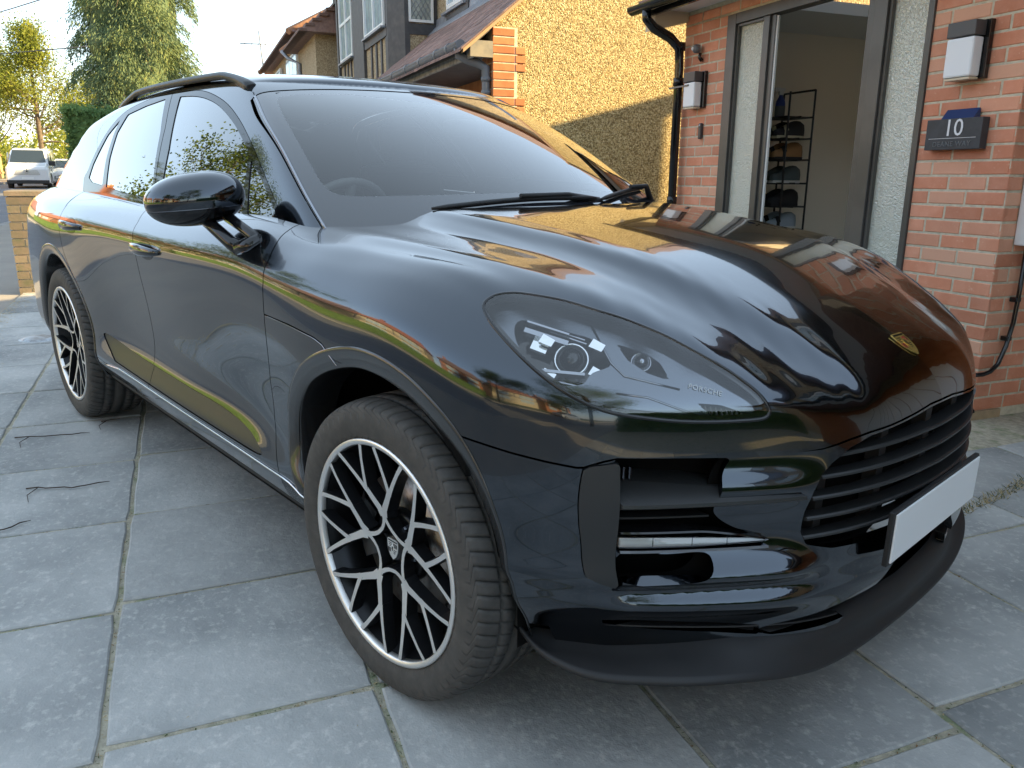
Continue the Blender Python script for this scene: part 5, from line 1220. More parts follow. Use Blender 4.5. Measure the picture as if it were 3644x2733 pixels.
# ---------------- drainpipe
S_=hthing('drainpipe','glossy black drainpipe with swan neck at the left corner of the brick house','drainpipe')
b=MB();b.tube([(-3.655,2.115,2.44),(-3.655,2.12,2.37),(-3.655,2.19,2.31),(-3.655,2.34,2.25),(-3.655,2.425,2.18),(-3.655,2.435,2.05),(-3.655,2.435,.0)],[.036,.036,.038,.038,.038,.034,.034],16);b.build('pipe',H['blk'],S_)
for z in (2.19,1.93,1.02):
    b=MB();b.lathe([(.036,z-.03),(.041,z-.03),(.041,z+.03),(.036,z+.03)],origin=(-3.655,2.435,0),n=18);b.build('pipe_collar',H['blk'],S_)
b=MB();b.box((-3.72,2.39,1.880),(-3.45,2.50,1.892));b.build('pipe_clip',H['blk'],S_)
S_=hthing('gate_post','pale timber post standing in the gap behind the drainpipe','post')
b=MB();b.box((-3.96,2.86,-.1),(-3.885,2.93,1.90));b.box((-3.99,2.84,1.90),(-3.87,2.95,2.03));b.build('post_shaft',H['cream'],S_)
# ---------------- shoe rack and shoes
RK=hthing('shoe_rack','tall black metal shoe rack standing in the hallway behind the open door','shoe rack')
RP0,RP1,RQ0,RQ1=-3.46,-3.10,3.08,3.32
wirem=mat('black_wire',(.015,.014,.014),rough=.5)
for (x,y) in ((RP0,RQ0),(RP1,RQ0),(RP0,RQ1),(RP1,RQ1)):
    b=MB();b.tube([(x,y,-.02),(x,y,1.86 if y==RQ1 else 1.84)],.008,6);b.build('upright',wirem,RK)
b=MB();b.tube([(RP0,RQ1,1.86),(RP1,RQ1,1.86)],.008,6);b.build('top_bar',wirem,RK)
SHZ=[1.66,1.50,1.34,1.16,.98,.80,.62]
for z in SHZ:
    b=MB()
    for q in (RQ0,(RQ0+RQ1)/2,RQ1): b.tube([(RP0,q,z),(RP1,q,z)],.007,6)
    b.box((RP0,RQ0,z-.004),(RP1,RQ1,z+.002));b.build('shelf',wirem,RK)
def shoe(p,q,z,upper,sole,label,lenx=.11,group=None,stripe=None):
    S=hthing('shoe',label,'shoe',group);L=.27
    # toe points towards -q (to the door)
    b=MB();rows=[]
    for i in range(9):
        t=i/8;y=q+.27*t-.02;w=.040*(math.sin(math.pi*min(1,(t*.75+.17)))**.5);h=[.045,.058,.068,.085,.105,.115,.118,.115,.095][i]*1.0
        rows.append([(p-w,y,z+.02),(p-w*1.02,y,z+.02+h*.5),(p-w*.55,y,z+.02+h*.92),(p,y,z+.02+h),(p+w*.55,y,z+.02+h*.92),(p+w*1.02,y,z+.02+h*.5),(p+w,y,z+.02)])
    b.grid(rows);b.f.append(tuple(range(7)));b.sm.append(True);b.f.append(tuple(8*7+k for k in range(7)));b.sm.append(True);b.build('shoe_upper',upper,S)
    b=MB();P=[(r[0][0]-.003,r[0][1]) for r in rows]+[(r[-1][0]+.003,r[-1][1]) for r in rows[::-1]];b.prism(P,'z',z+.003,z+.024);b.build('shoe_sole',sole,S)
    if stripe:
        b=MB();r=rows[2];r2=rows[3];b.grid([[ (x,y-.004,zz+.004) for x,y,zz in r],[(x,y,zz+.004) for x,y,zz in r2]]);b.build('shoe_strap',stripe,S)
sc1=mat('cream_leather',(.62,.58,.42),rough=.5);sc2=mat('dark_fabric',(.03,.03,.035),rough=.8);sc3=mat('tan_leather',(.42,.23,.10),rough=.6);sc4=mat('grey_fabric',(.10,.13,.14),rough=.8);sc5=mat('pale_blue',(.45,.55,.66),rough=.6)
specs=[(1.50,sc2,sc1,sc1,'dark trainer with cream toe and strap','upper shelf of the shoe rack'),(1.34,sc3,sc2,sc2,'tan boot with dark laces','second shelf of the shoe rack'),(1.16,sc4,H['white'],None,'grey green trainer with a white sole','third shelf of the shoe rack'),(.98,sc2,sc2,None,'plain black shoe','fourth shelf of the shoe rack'),(.80,sc5,H['white'],sc2,'pale blue shoe','lowest visible shelf of the shoe rack')]
for (z,u_,s_,st,l1,l2) in specs:
    for k,x in enumerate((-3.345,-3.205)):
        shoe(x,RQ0-.01,z,u_,s_,('left ' if k==0 else 'right ')+l1+' on the '+l2,stripe=st)
BT=hthing('spray_bottle','blue spray bottle with white trigger on top of the shoe rack','bottle')
b=MB();b.lathe([(0,0),(.036,0),(.038,.01),(.038,.10),(.034,.125),(.018,.155),(.014,.17),(0,.17)],origin=(-3.315,3.17,1.664),n=18);b.build('bottle_body',mat('blue_plastic',(.02,.05,.28),rough=.3),BT)
b=MB();b.lathe([(.0385,.012),(.0392,.014),(.0392,.085),(.0385,.088)],origin=(-3.315,3.17,1.664),n=18);b.build('bottle_label',mat('label_grey',(.10,.12,.14),rough=.5),BT)
b=MB();b.box((-3.33,3.145,1.835),(-3.30,3.185,1.875));b.box((-3.337,3.10,1.862),(-3.297,3.195,1.888));b.tube([(-3.315,3.12,1.865),(-3.315,3.115,1.83)],.005,6);b.build('trigger_head',H['white'],BT,bevel=.004)
# ---------------- meter box and cable
S_=hthing('meter_box','white plastic meter box on the brick corner at the right edge','meter box')
b=MB();b.box((-.768,2.60,.875),(-.63,2.95,1.35));b.build('box_cover',H['white'],S_,bevel=.008)
b=MB();b.box((-.6295,2.615,.90),(-.629,2.66,.97));b.build('box_print',mat('print_grey',(.25,.25,.27)),S_)
S_=hthing('cable','black armoured cable running down the brick corner from the meter box','cable')
b=MB();b.tube([(-.735,2.66,.86),(-.735,2.66,.62),(-.733,2.65,.48),(-.73,2.62,.36),(-.725,2.575,.27),(-.72,2.52,.235),(-.72,2.47,.225),(-.74,2.41,.22),(-.80,2.37,.19),(-.86,2.38,.10),(-.88,2.40,.0)],.0115,8);b.build('cable_sheath',H['blk'],S_)
for (x,y,z) in ((-.745,2.655,.60),(-.742,2.63,.40)):
    b=MB();b.box((x-.02,y-.02,z-.012),(x+.018,y+.02,z+.012));b.build('cable_clip',H['blk'],S_,bevel=.004)
# ================================================================== neighbour's house (HM frame)
PF=-5.3
NB=hthing('tudor_house','pebbledashed house with black timber bay and white windows behind the car roof','house')
def vz(q): return 2.39+.82*(q-1.25)
b=MB();b.prism([(1.487,-.4),(1.487,vz(1.487)-.05),(3.7,vz(3.7)-.05),(5.8,2.9),(9.5,2.9),(9.5,-.4)],'x',PF-.22,PF);b.build('flank_wall',H['pebble'],NB)
# quoins at the front corner of the flank
for k in range(11):
    z=1.70+.0755*k;w=(.225,.225,.165)[k%3] if (k//3)%2==0 else .112
    me=bm_(.215,H['brick2'],k) ;inst('brick',me,NB,(PF+.012,1.475,z),(0,0,math.pi/2))
    if (k//3)%2==0: inst('brick',bm_(.100,H['brick2'],k),NB,(PF+.012,1.70,z),(0,0,math.pi/2))
b=MB();b.box((PF-.2,1.483,-.4),(PF+.006,1.72,2.53));b.build('quoin_mortar',H['mortar'],NB)
# front wall under the lean-to
b=MB();b.box((-5.60,1.49,-.4),(PF-.005,1.6,2.34));b.build('front_pier',H['mortar'],NB)
brickwork(NB,-5.60,PF+.0,1.70,2.34,lambda u,z:((u,1.478,z),0),H['brick2'])
b=MB();b.box((-10.2,2.05,-.4),(-5.6,2.2,2.5));b.build('porch_wall',H['brick2'],NB)
b=MB();b.box((-7.9,2.0,-.2),(-6.1,2.04,2.02));b.build('garage_door',H['white'],NB)
b=MB();b.box((-10.2,1.30,2.30),(PF-.02,2.1,2.33));b.build('soffit',H['timber'],NB)
b=MB();b.box((-10.4,1.262,2.25),(PF+.02,1.285,2.385));b.build('fascia',mat('peeling_fascia',(.34,.33,.31),rough=.7,noise=(14,(.20,.20,.20),.42,.6)),NB)
b=MB();b.box((PF-.04,1.25,2.26),(PF+.03,1.47,2.40));b.build('box_end',mat('weathered_board',(.30,.26,.19),rough=.8,noise=(10,(.22,.20,.16),.4,.6)),NB)
# gutter, brackets and pipe
b=MB();P=[]
for x in (-10.4,PF-.10): P.append([(x,1.20+.052*math.cos(a),2.395+.052*math.sin(a)) for a in np.linspace(math.pi,2*math.pi,13)])
b.grid(P);b.build('gutter',mat('grey_gutter',(.16,.165,.18),rough=.5),NB)
gm=bpy.data.materials['grey_gutter']
b=MB();b.tube([(-10.4,1.20,2.372),(PF-.10,1.20,2.372)],.048,14);b.build('gutter',gm,NB)
for x in (-5.75,-6.15,-6.75,-7.35,-8.0,-8.7):
    b=MB();b.tube([(x,1.20,2.374),(x+.06,1.20,2.374)],.056,14);b.build('gutter_joint',gm,NB)
b=MB();b.tube([(PF-.18,1.20,2.37),(PF-.18,1.21,2.29),(PF-.14,1.28,2.25),(PF-.09,1.36,2.22),(PF-.07,1.43,2.18),(PF-.07,1.435,2.05),(PF-.07,1.435,.2)],[.045,.045,.042,.042,.042,.038,.038],14);b.build('downpipe',gm,NB)
for z in (2.08,1.96):
    b=MB();b.lathe([(.038,z-.02),(.046,z-.02),(.046,z+.02),(.038,z+.02)],origin=(PF-.07,1.435,0),n=16);b.build('pipe_collar',gm,NB)
# lean-to roof: courses of tiles, each tile a piece near the verge
b=MB();b.prism([(1.20,vz(1.20)-.02),(2.36,vz(2.36)-.02),(2.36,vz(2.36)-.06),(1.20,vz(1.20)-.06)],'x',-10.3,PF+.0);b.build('roof_deck',H['timber'],NB)
tm=MB().add([(0,0,0),(.158,0,0),(.158,.165,.1353),(0,.165,.1353),(0,0,.022),(.155,0,.022),(.155,.165,.152),(0,.165,.152)],[(0,3,2,1),(4,5,6,7),(0,1,5,4),(1,2,6,5),(2,3,7,6),(3,0,4,7)]).mesh('roof_tile',H['tile'])
nt_=0;bt=MB()
for k in range(11):
    q=1.15+.105*k;z=vz(q)-.012
    n_=int((PF+.03+10.3)/.1625)
    for i in range(n_):
        x=PF+.03-.1625*(i+1)-(.08 if k%2 else 0);dz=rnd.uniform(-.002,.003);ry=rnd.uniform(-.012,.012)
        if nt_<300 and i<27: inst('roof_tile',tm,NB,(x,q,z+dz),(0,ry,0));nt_+=1
        else: bt.add([(x+v.co.x,q+v.co.y,z+dz+v.co.z) for v in tm.vertices],[tuple(p.vertices) for p in tm.polygons])
o=bt.build('roof_tiles',H['tile'],NB,fix=False);o['kind']='stuff'
b=MB();b.prism([(2.30,vz(2.30)-.03),(3.7,vz(3.7)-.03),(5.9,2.9),(5.9,2.8),(3.7,vz(3.7)-.10),(2.30,vz(2.30)-.10)],'x',-7.9,PF+.03);b.build('back_slope',H['tile'],NB)
# verge: mortar bedding and undercloak along the flank
b=MB();b.prism([(1.18,vz(1.18)-.045),(3.7,vz(3.7)-.045),(3.7,vz(3.7)-.012),(1.18,vz(1.18)-.012)],'x',PF-.02,PF+.035);b.build('verge_bed',mat('verge_mortar',(.45,.30,.17),rough=.9),NB)
for k in range(12):
    q=1.16+.20*k;b=MB();b.prism([(q,vz(q)-.008),(q+.21,vz(q+.21)-.008),(q+.21,vz(q+.21)+.008),(q,vz(q)+.012)],'x',PF-.10,PF+.045);b.build('verge_tile',H['tile'],NB)
# lead flashing
for k in range(5):
    x0=-10.0+.95*k;b=MB();b.prism([(2.20,vz(2.20)+.012),(2.34,vz(2.34)+.02),(2.345,vz(2.34)+.13),(2.335,vz(2.34)+.13),(2.325,vz(2.34)+.035),(2.20,vz(2.20)+.022)],'x',x0,x0+.94);b.build('flashing',H['lead'],NB)
# main upper wall
b=MB();b.box((-18.4,2.36,-.4),(-7.85,9.4,5.4));b.build('main_wall',H['pebble2'],NB)
b=MB();b.add([(-18.8,1.9,5.35),(-7.5,1.9,5.35),(-7.5,9.9,5.35),(-18.8,9.9,5.35),(-15.5,5.9,8.0),(-10.8,5.9,8.0)],[(0,1,5,4),(2,3,4,5),(1,2,5),(3,0,4),(3,2,1,0)]);b.build('main_roof',H['tile'],NB)
T=H['timber']
def strip(p0,p1,z0,z1,q0,q1,nm='timber_strip',mt=None):
    b=MB();b.box((min(p0,p1),q0,z0),(max(p0,p1),q1,z1));return b.build(nm,mt or T,NB)
strip(-9.52,-8.5,3.225,3.37,2.335,2.36);strip(-9.56,-8.56,3.385,3.415,2.27,2.40,'sill',H['lead']);strip(-8.52,-8.44,3.2,5.3,2.335,2.36)
window(NB,-9.30,-8.60,3.42,4.6,2.34,2,H['wing2'],surround=True)
strip(-10.02,-9.52,2.95,3.2,2.345,2.36)
strip(-7.9,-18.4,5.1,5.35,2.30,2.36)
# bay: front plane q=1.72, return at p=-10
QB=1.72
b=MB();b.prism([(-14.4,QB),(-10.42,QB),(-10.0,1.88),(-10.0,2.40),(-14.4,2.40)],'z',-.3,5.2);b.build('bay_wall',H['pebble2'],NB)
b=MB();b.prism([(-15.2,1.40),(-10.2,1.40),(-9.7,1.70),(-9.7,2.5),(-15.2,2.5)],'z',5.1,5.25);b.build('bay_soffit',T,NB)
strip(-14.50,-10.42,3.225,3.345,QB-.035,QB);strip(-14.50,-10.42,5.0,5.2,QB-.035,QB)
strip(-11.95,-10.50,3.345,3.375,QB-.10,QB,'sill',H['lead']);strip(-14.20,-12.93,3.235,3.262,QB-.10,QB,'sill',H['lead'])
for p0,p1 in ((-12.92,-12.02),(-14.52,-14.38)): strip(p0,p1,1.5,5.1,QB-.05,QB,'bay_post')
for p0 in (-14.05,-13.72,-13.40,-13.08,-11.62,-11.26,-10.90,-10.55): strip(p0,p0+.085,2.0,3.22,QB-.022,QB,'stud')
for p0,p1 in ((-12.02,-11.95),(-10.50,-10.43)): strip(p0,p1,3.38,5.1,QB-.03,QB)
# splayed dark corner
b=MB();b.prism([(-10.44,QB-.03),(-10.36,QB-.03),(-9.975,1.855),(-9.975,1.93),(-10.0,1.93),(-10.0,1.885),(-10.42,QB+.0)],'z',1.5,5.1);b.build('bay_post',T,NB)
b=MB();b.box((-10.0,1.885,3.195),(-9.985,2.34,3.345));b.box((-10.0,1.885,2.2),(-9.986,1.93,5.1));b.box((-10.0,2.30,3.3),(-9.986,2.345,5.1));b.build('timber_strip',T,NB)
# windows of the bay
def bwin(p0,p1,z0,z1,n):
    b=MB();w=.05;q0,q1=QB-.06,QB-.01
    b.box((p0,q0,z0),(p1,q1,z0+w));b.box((p0,q0,z1-w),(p1,q1,z1))
    for k in range(n+1): x=p0+(p1-p0-w)*k/n;b.box((x,q0,z0+w),(x+w,q1,z1-w))
    b.box((p0+w,q0+.002,z0+.62),(p1-w,q1,z0+.67));f=b.build('window',H['white'],NB)
    b=MB();b.box((p0+.02,QB-.04,z0+.02),(p1-.02,QB-.035,z1-.02));b.build('pane',H['wing2'],f)
    for k in range(n*3):
        x=p0+.05+(p1-p0-.1)*(k+.5)/(n*3);b=MB();b.box((x,QB-.043,z0+.05),(x+.012,QB-.040,z1-.05));b.build('glazing_bar',H['lead'],f)
bwin(-11.93,-10.52,3.38,4.75,2);bwin(-14.18,-12.96,3.27,4.75,2)
# leaded window on the return
b=MB();w=.035;q0,q1,z0,z1=1.915,2.285,3.36,4.4
for a,c_,e_,f_ in ((q0,q1,z0,z0+w),(q0,q1,z1-w,z1),(q0,q0+w,z0+w,z1-w),(q1-w,q1,z0+w,z1-w)): b.box((-10.0,a,e_),(-9.96,c_,f_))
f=b.build('window',H['white'],NB);b=MB();b.box((-9.992,q0+.02,z0+.02),(-9.985,q1-.02,z1-.02));b.build('pane',mat('leaded_glass',(.30,.33,.31),rough=.12,spec=.8,noise=(5,(.42,.43,.38),.4,.6)),f)
for k in range(-4,9):
    for sg in (1,-1):
        y0=q0+.03;pts=[]
        zA=z0+.04+.115*k
        a=(-9.982,y0,zA if sg>0 else zA+.50);c_=(-9.982,q1-.03,zA+.50 if sg>0 else zA)
        # clip to the pane
        def cl(P,Q_):
            (x,y1_,zz1),(_,y2_,zz2)=P,Q_;lo,hi=z0+.035,z1-.035
            t0,t1=0,1;dz=zz2-zz1
            if dz!=0:
                ta,tb=(lo-zz1)/dz,(hi-zz1)/dz;t0=max(t0,min(ta,tb));t1=min(t1,max(ta,tb))
            if t1<=t0: return None
            return [(x,y1_+(y2_-y1_)*t,zz1+dz*t) for t in (t0,t1)]
        r_=cl(a,c_)
        if r_: b=MB();b.tube(r_,.004,4);b.build('lead_came',H['lead'],f)
# ================================================================== next house along, and more of the row
def far_house(p0,p1,q0,depth,label,name='brick_house',base=0,eave=4.6,ridge=7.6,wall=None,roof=None,hip=1.6,group=None,bays=True,courses=0):
    wall=wall or H['pebble2'];roof=roof or H['tile'];q1=q0+depth
    X=hthing(name,label,'house',group)
    b=MB();b.box((p0,min(q0,q1),base-.8),(p1,max(q0,q1),eave));b.build('wall',wall,X)
    ov=.45;a,c_=min(q0,q1)-ov,max(q0,q1)+ov;mq=(a+c_)/2
    b=MB();v=[(p0-ov,a,eave-.05),(p1+ov,a,eave-.05),(p1+ov,c_,eave-.05),(p0-ov,c_,eave-.05),(p0+hip,mq,ridge),(p1-hip,mq,ridge)]
    b.add(v,[(0,1,5,4),(2,3,4,5),(1,2,5),(3,0,4),(3,2,1,0)]);R=b.build('roof',roof,X)
    for (u,w_) in ((0,4),(1,5),(4,5),(2,5),(3,4)):
        b=MB();b.tube([v[u],v[w_]],.09,6);b.build('ridge_tiles',H['ridge'],R)
    b=MB();b.box((p0+.9,mq-.4,ridge-1.2),(p0+1.7,mq+.4,ridge+.9));ch=b.build('chimney',H['brick2'],R)
    for k in range(2):
        b=MB();b.tube([(p0+1.1+.4*k,mq,ridge+.9),(p0+1.1+.4*k,mq,ridge+1.2)],.12,8);b.build('chimney_pot',H['ridge'],ch)
    s=-1 if depth>0 else 1
    for (a_,c2,z0,z1) in ((.12,.40,1.0,2.3),(.60,.9,1.0,2.3),(.12,.40,3.0,4.3),(.60,.9,3.0,4.3)):
        x0,x1=p0+(p1-p0)*a_,p0+(p1-p0)*c2;b=MB()
        b.box((x0,q0+s*.02,z0+base),(x1,q0+s*.10,z1+base));f=b.build('window',H['white'],X);n=3
        for k in range(n):
            u0=x0+.06+(x1-x0-.06)*k/n;b=MB();b.box((u0,q0+s*.101,z0+base+.07),(u0+(x1-x0-.06)/n-.06,q0+s*.112,z1+base-.07));b.build('pane',H['wing2'],f)
    return X,R,v
X,R,v=far_house(-30.5,-21.9,2.05,8,'plum tiled hipped roof house beyond the timbered one, above the car roof',eave=5.0,ridge=7.6,base=.4,hip=2.6)
# tile courses on its roof slope as raised steps
for k in range(26):
    t=k/26;z=4.95+(7.6-4.95)*t;q=1.60+(6.05-1.60)*t;x0=-30.95+(3.05)*t;x1=-21.45-(3.05)*t
    b=MB();b.box((x0,q-.02,z),(x1,q+.20,z+.055+.0));b.build('tile_course',H['tile'],R)
    z2=z;b=MB();b.box((x1-.16,q+.1,z),(x1+.03,10.5-(q-1.6)-.1,z+.05));b.build('tile_course',H['tile'],R)
# lower wing in front of it
b=MB();b.box((-21.95,1.9,-.4),(-18.75,4.5,4.55));b.build('wing_wall',H['pebble2'],X)
b=MB();b.add([(-22.3,1.5,4.5),(-18.4,1.5,4.5),(-18.4,4.6,4.5),(-22.3,4.6,4.5),(-20.6,3.0,5.6),(-18.6,3.0,5.6)],[(0,1,5,4),(2,3,4,5),(1,2,5),(3,0,4),(3,2,1,0)]);r2=b.build('wing_roof',H['tile'],X)
b=MB();b.tube([(-22.3,1.5,4.55),(-20.6,3.0,5.65)],.10,6);b.build('ridge_tiles',H['ridge'],r2)
for k in range(9):
    t=k/9;b=MB();b.box((-22.25+1.6*t,1.48+1.5*t,4.5+1.1*t),(-18.4,1.68+1.5*t,4.56+1.1*t));b.build('tile_course',H['tile'],r2)
b=MB();b.tube([(-21.9,1.45,4.5),(-21.7,1.6,4.3),(-21.4,1.85,4.15),(-21.4,1.87,1)],.05,8);b.build('downpipe',H['lead'],X)
# chimney stack with aerials further off
Cq=hthing('chimney_stack','orange brick chimney with two pots just above the car roof','chimney')
CP=(-38,3.0);b=MB();b.box((-38.5,2.55,3.5),(-37.9,3.75,6.05));b.build('stack',H['brick2'],Cq);b=MB();b.box((-38.6,2.5,5.75),(-37.85,3.82,5.90));b.build('stack_cap',H['brick2'],Cq)
for q in (2.9,3.35):
    b=MB();b.tube([(-38.2,q,6.0),(-38.2,q,6.38)],[.15,.12],10);b.build('chimney_pot',H['ridge'],Cq)
A_=hthing('tv_aerial','thin television aerial sticking up beside the orange chimney','aerial')
b=MB();b.tube([(-38.3,2.45,5.9),(-38.35,2.35,7.6)],.03,5);b.build('mast',H['lead'],A_)
b=MB();b.tube([(-38.3,1.5,7.0),(-38.3,3.1,7.05)],.022,5);b.build('boom',H['lead'],A_)
for k in range(5): b=MB();b.tube([(-38.6,1.7+.3*k,7.02),(-38.0,1.7+.3*k,7.02)],.014,4);b.build('element',H['lead'],A_)
# the houses further down our side (they shade the street)
far_house(-47,-39,3.0,8,'brick house far down our side of the street behind the hedge',base=1,eave=5.8,ridge=8.4,group=None)
far_house(-64,-53,3.0,8,'last house of the row beyond the trees',base=1.2,eave=5.8,ridge=8.6)
far_house(11,20,4.5,8,'pebbledashed house to the right of the brick one, out past the driveway',base=0,eave=5.0,ridge=7.8)
# telephone wires
WR=mat('wire_black',(.05,.05,.055),rough=.6)
for k,(a,c_,lab) in enumerate((((-60,-30,14.2),(-14,-2,7.6),'uppermost telephone wire sloping across the sky right of the conifer'),((-60,-26,11.9),(-16,-1,6.7),'middle telephone wire in the sky right of the conifer'),((-62,-20,9.3),(-17,0,6.1),'lowest telephone wire near the chimney'),((-70,-40,8.0),(-30,-4,5.4),'telephone wire behind the pale tree on the left'))):
    w_=hthing('telephone_wire',lab,'wire');pts=[]
    for i in range(17):
        t=i/16;P_=Vector(a).lerp(Vector(c_),t);P_.z-=1.2*4*t*(1-t)*.5;pts.append(P_)
    b=MB();b.tube(pts,.018,4);b.build('strand',WR,w_)
# ================================================================== garden pillar, hedge, trees, vehicles, opposite side
PL=thing('brick_pillar','weathered brick gate pillar standing at the left edge beside the pavement','pillar',(-6.70,-2.62,0),0,None,GM)
ob=mat('mossy_brick',(.20,.15,.11),rough=.92,noise=(9,(.13,.12,.08),.35,.68),noise2=(5,(.09,.11,.05),.55,.72),bump=[(50,.6,.004)],rand=.2)
b=MB();b.box((-.165,-.16,-.3),(.165,.16,.885));b.build('pillar_core',H['mortar'],PL)
me=MB().box((0,0,0),(.212,.10,.064)).mesh('brick',ob);me2=MB().box((0,0,0),(.10,.10,.064)).mesh('brick',ob)
for k in range(12):
    z=-.02+.0755*k
    for s_ in range(4):
        a=s_*math.pi/2;w=.345
        P_=[(-.175,-.175),(.175,-.175),(.175,.175),(-.175,.175)][s_];ca,sa=math.cos(a),math.sin(a)
        if k%2: inst('brick',me,PL,(P_[0]+.0,P_[1],z),(0,0,a));inst('brick',me2,PL,(P_[0]+ca*.222,P_[1]+sa*.222,z),(0,0,a))
        else: inst('brick',me2,PL,(P_[0],P_[1],z),(0,0,a));inst('brick',me,PL,(P_[0]+ca*.11,P_[1]+sa*.11,z),(0,0,a))
b=MB();b.box((-.185,-.185,.885),(.185,.185,.93));b.build('coping',ob,PL,bevel=.004)
GW=thing('garden_wall','low old brick garden wall running back from the gate pillar','wall',(-6.95,-2.5,0),0,None,GM)
b=MB();b.box((-.10,0,-.3),(.10,3.6,.62));b.build('wall_core',ob,GW)
for r_ in range(9):
    for i in range(16): inst('brick',me,GW,(.105,.005+.2255*i-(.11 if r_%2 else 0)+.11,-.03+.0755*r_),(0,0,math.pi/2))
# ---------------- foliage
def leafmat(name,c,c2,c3,tr=.25,sc_=1.2):
    m_=mat(name,c,rough=.7,spec=.2,noise=(sc_,c2,.35,.65),noise2=(sc_*6,c3,.52,.72));b_=m_.node_tree.nodes['Principled BSDF']
    n=m_.node_tree;o=n.nodes['Material Output'];t=n.nodes.new('ShaderNodeBsdfTranslucent');mx=n.nodes.new('ShaderNodeMixShader');mx.inputs[0].default_value=tr
    src=b_.inputs['Base Color'].links[0].from_socket;n.links.new(src,t.inputs[0]);n.links.new(b_.outputs[0],mx.inputs[1]);n.links.new(t.outputs[0],mx.inputs[2]);n.links.new(mx.outputs[0],o.inputs[0]);return m_
L1=leafmat('conifer_green',(.10,.16,.10),(.15,.20,.08),(.32,.30,.09),.25)
L2=leafmat('spring_leaf',(.16,.20,.03),(.26,.27,.04),(.34,.32,.08),.4)
L3=leafmat('hedge_leaf',(.12,.21,.08),(.17,.27,.09),(.26,.36,.09),.3,2)
L4=leafmat('birch_leaf',(.07,.12,.03),(.12,.16,.04),(.16,.19,.05),.35)
BK=mat('bark',(.10,.075,.05),rough=.95,noise=(8,(.15,.12,.09),.4,.6),bump=[(20,.6,.02)])
def leaves(name,mt,parent,C_,D_,L,Wd,up=None,kind=None,seed=1,droop=0):
    """C_: Nx3 centres, D_: Nx3 main directions, L,Wd arrays"""
    r=np.random.default_rng(seed);N=len(C_);D_=D_/np.maximum(np.linalg.norm(D_,axis=1,keepdims=True),1e-6)
    S=np.cross(D_,r.normal(size=(N,3)));S/=np.maximum(np.linalg.norm(S,axis=1,keepdims=True),1e-6)
    a=C_-D_*L[:,None]*.5;b=C_+D_*L[:,None]*.5;m_=C_+D_*L[:,None]*.05
    V=np.stack([a,m_+S*Wd[:,None]*.5,b,m_-S*Wd[:,None]*.5],1).reshape(-1,3);F=np.arange(N*4).reshape(-1,4)
    me=bpy.data.meshes.new(name);me.vertices.add(len(V));me.vertices.foreach_set('co',V.ravel());me.loops.add(N*4);me.loops.foreach_set('vertex_index',F.ravel().astype(np.int32));me.polygons.add(N)
    me.polygons.foreach_set('loop_start',(np.arange(N)*4).astype(np.int32));me.polygons.foreach_set('loop_total',np.full(N,4,np.int32));me.materials.append(mt);me.update(calc_edges=True)
    o=bpy.data.objects.new(name,me);coll(o);o.parent=parent
    if kind:o['kind']=kind
    return o
# conifer
r=np.random.default_rng(5)
CF=thing('conifer_tree','tall dense dark green conifer with drooping golden tipped sprays','conifer',(-38,-2.9,-.1),0,None,GM)
b=MB();b.tube([(0,0,0),(0,0,6),(.1,0,12),(.1,0,16)],[.38,.3,.18,.05],10);b.build('trunk',BK,CF)
cc=[];dd=[];ll=[];ww=[];bt=MB()
for k in range(430):
    z=1.6+14.2*(k/430)**.95;a=r.uniform(0,2*math.pi);env=np.interp(z,[1.6,3.5,5.5,8,9.5,12,14.5,16],[2.0,2.35,2.5,2.5,2.3,1.7,.9,.2])
    R=env*r.uniform(.80,1.10);tipz=z-.35*R+r.uniform(-.3,.5);n=int(210*(R/2.4)+40)
    base=np.array([0,0,z+.3]);mid=np.array([math.cos(a)*R*.55,math.sin(a)*R*.55,z+.32]);tip=np.array([math.cos(a)*R,math.sin(a)*R,tipz])
    if k%6==0: bt.tube([base,mid,tip],[.05,.03,.01],4)
    t=r.uniform(.35,1.05,n)**.7;P_=(1-t)[:,None]**2*base+2*(t*(1-t))[:,None]*mid+(t**2)[:,None]*tip
    sp=np.array([-math.sin(a),math.cos(a),0]);w_=r.normal(0,.26,n)*(.6+.6*t);P_=P_+sp*w_[:,None]+np.array([0,0,1])*(-abs(w_)*.5-r.uniform(0,.45,n)*t)[:,None]
    out=np.array([math.cos(a),math.sin(a),0]);d=out*.55+sp*np.sign(w_)[:,None]*.35+np.array([0,0,-1])*r.uniform(.35,1.3,n)[:,None]+r.normal(0,.25,(n,3))
    cc.append(P_);dd.append(d);ll.append(r.uniform(.10,.26,n));ww.append(r.uniform(.022,.055,n))
leaves('crown',L1,CF,np.concatenate(cc),np.concatenate(dd),np.concatenate(ll),np.concatenate(ww),kind=None,seed=3);bt.build('branches',BK,CF,fix=False)
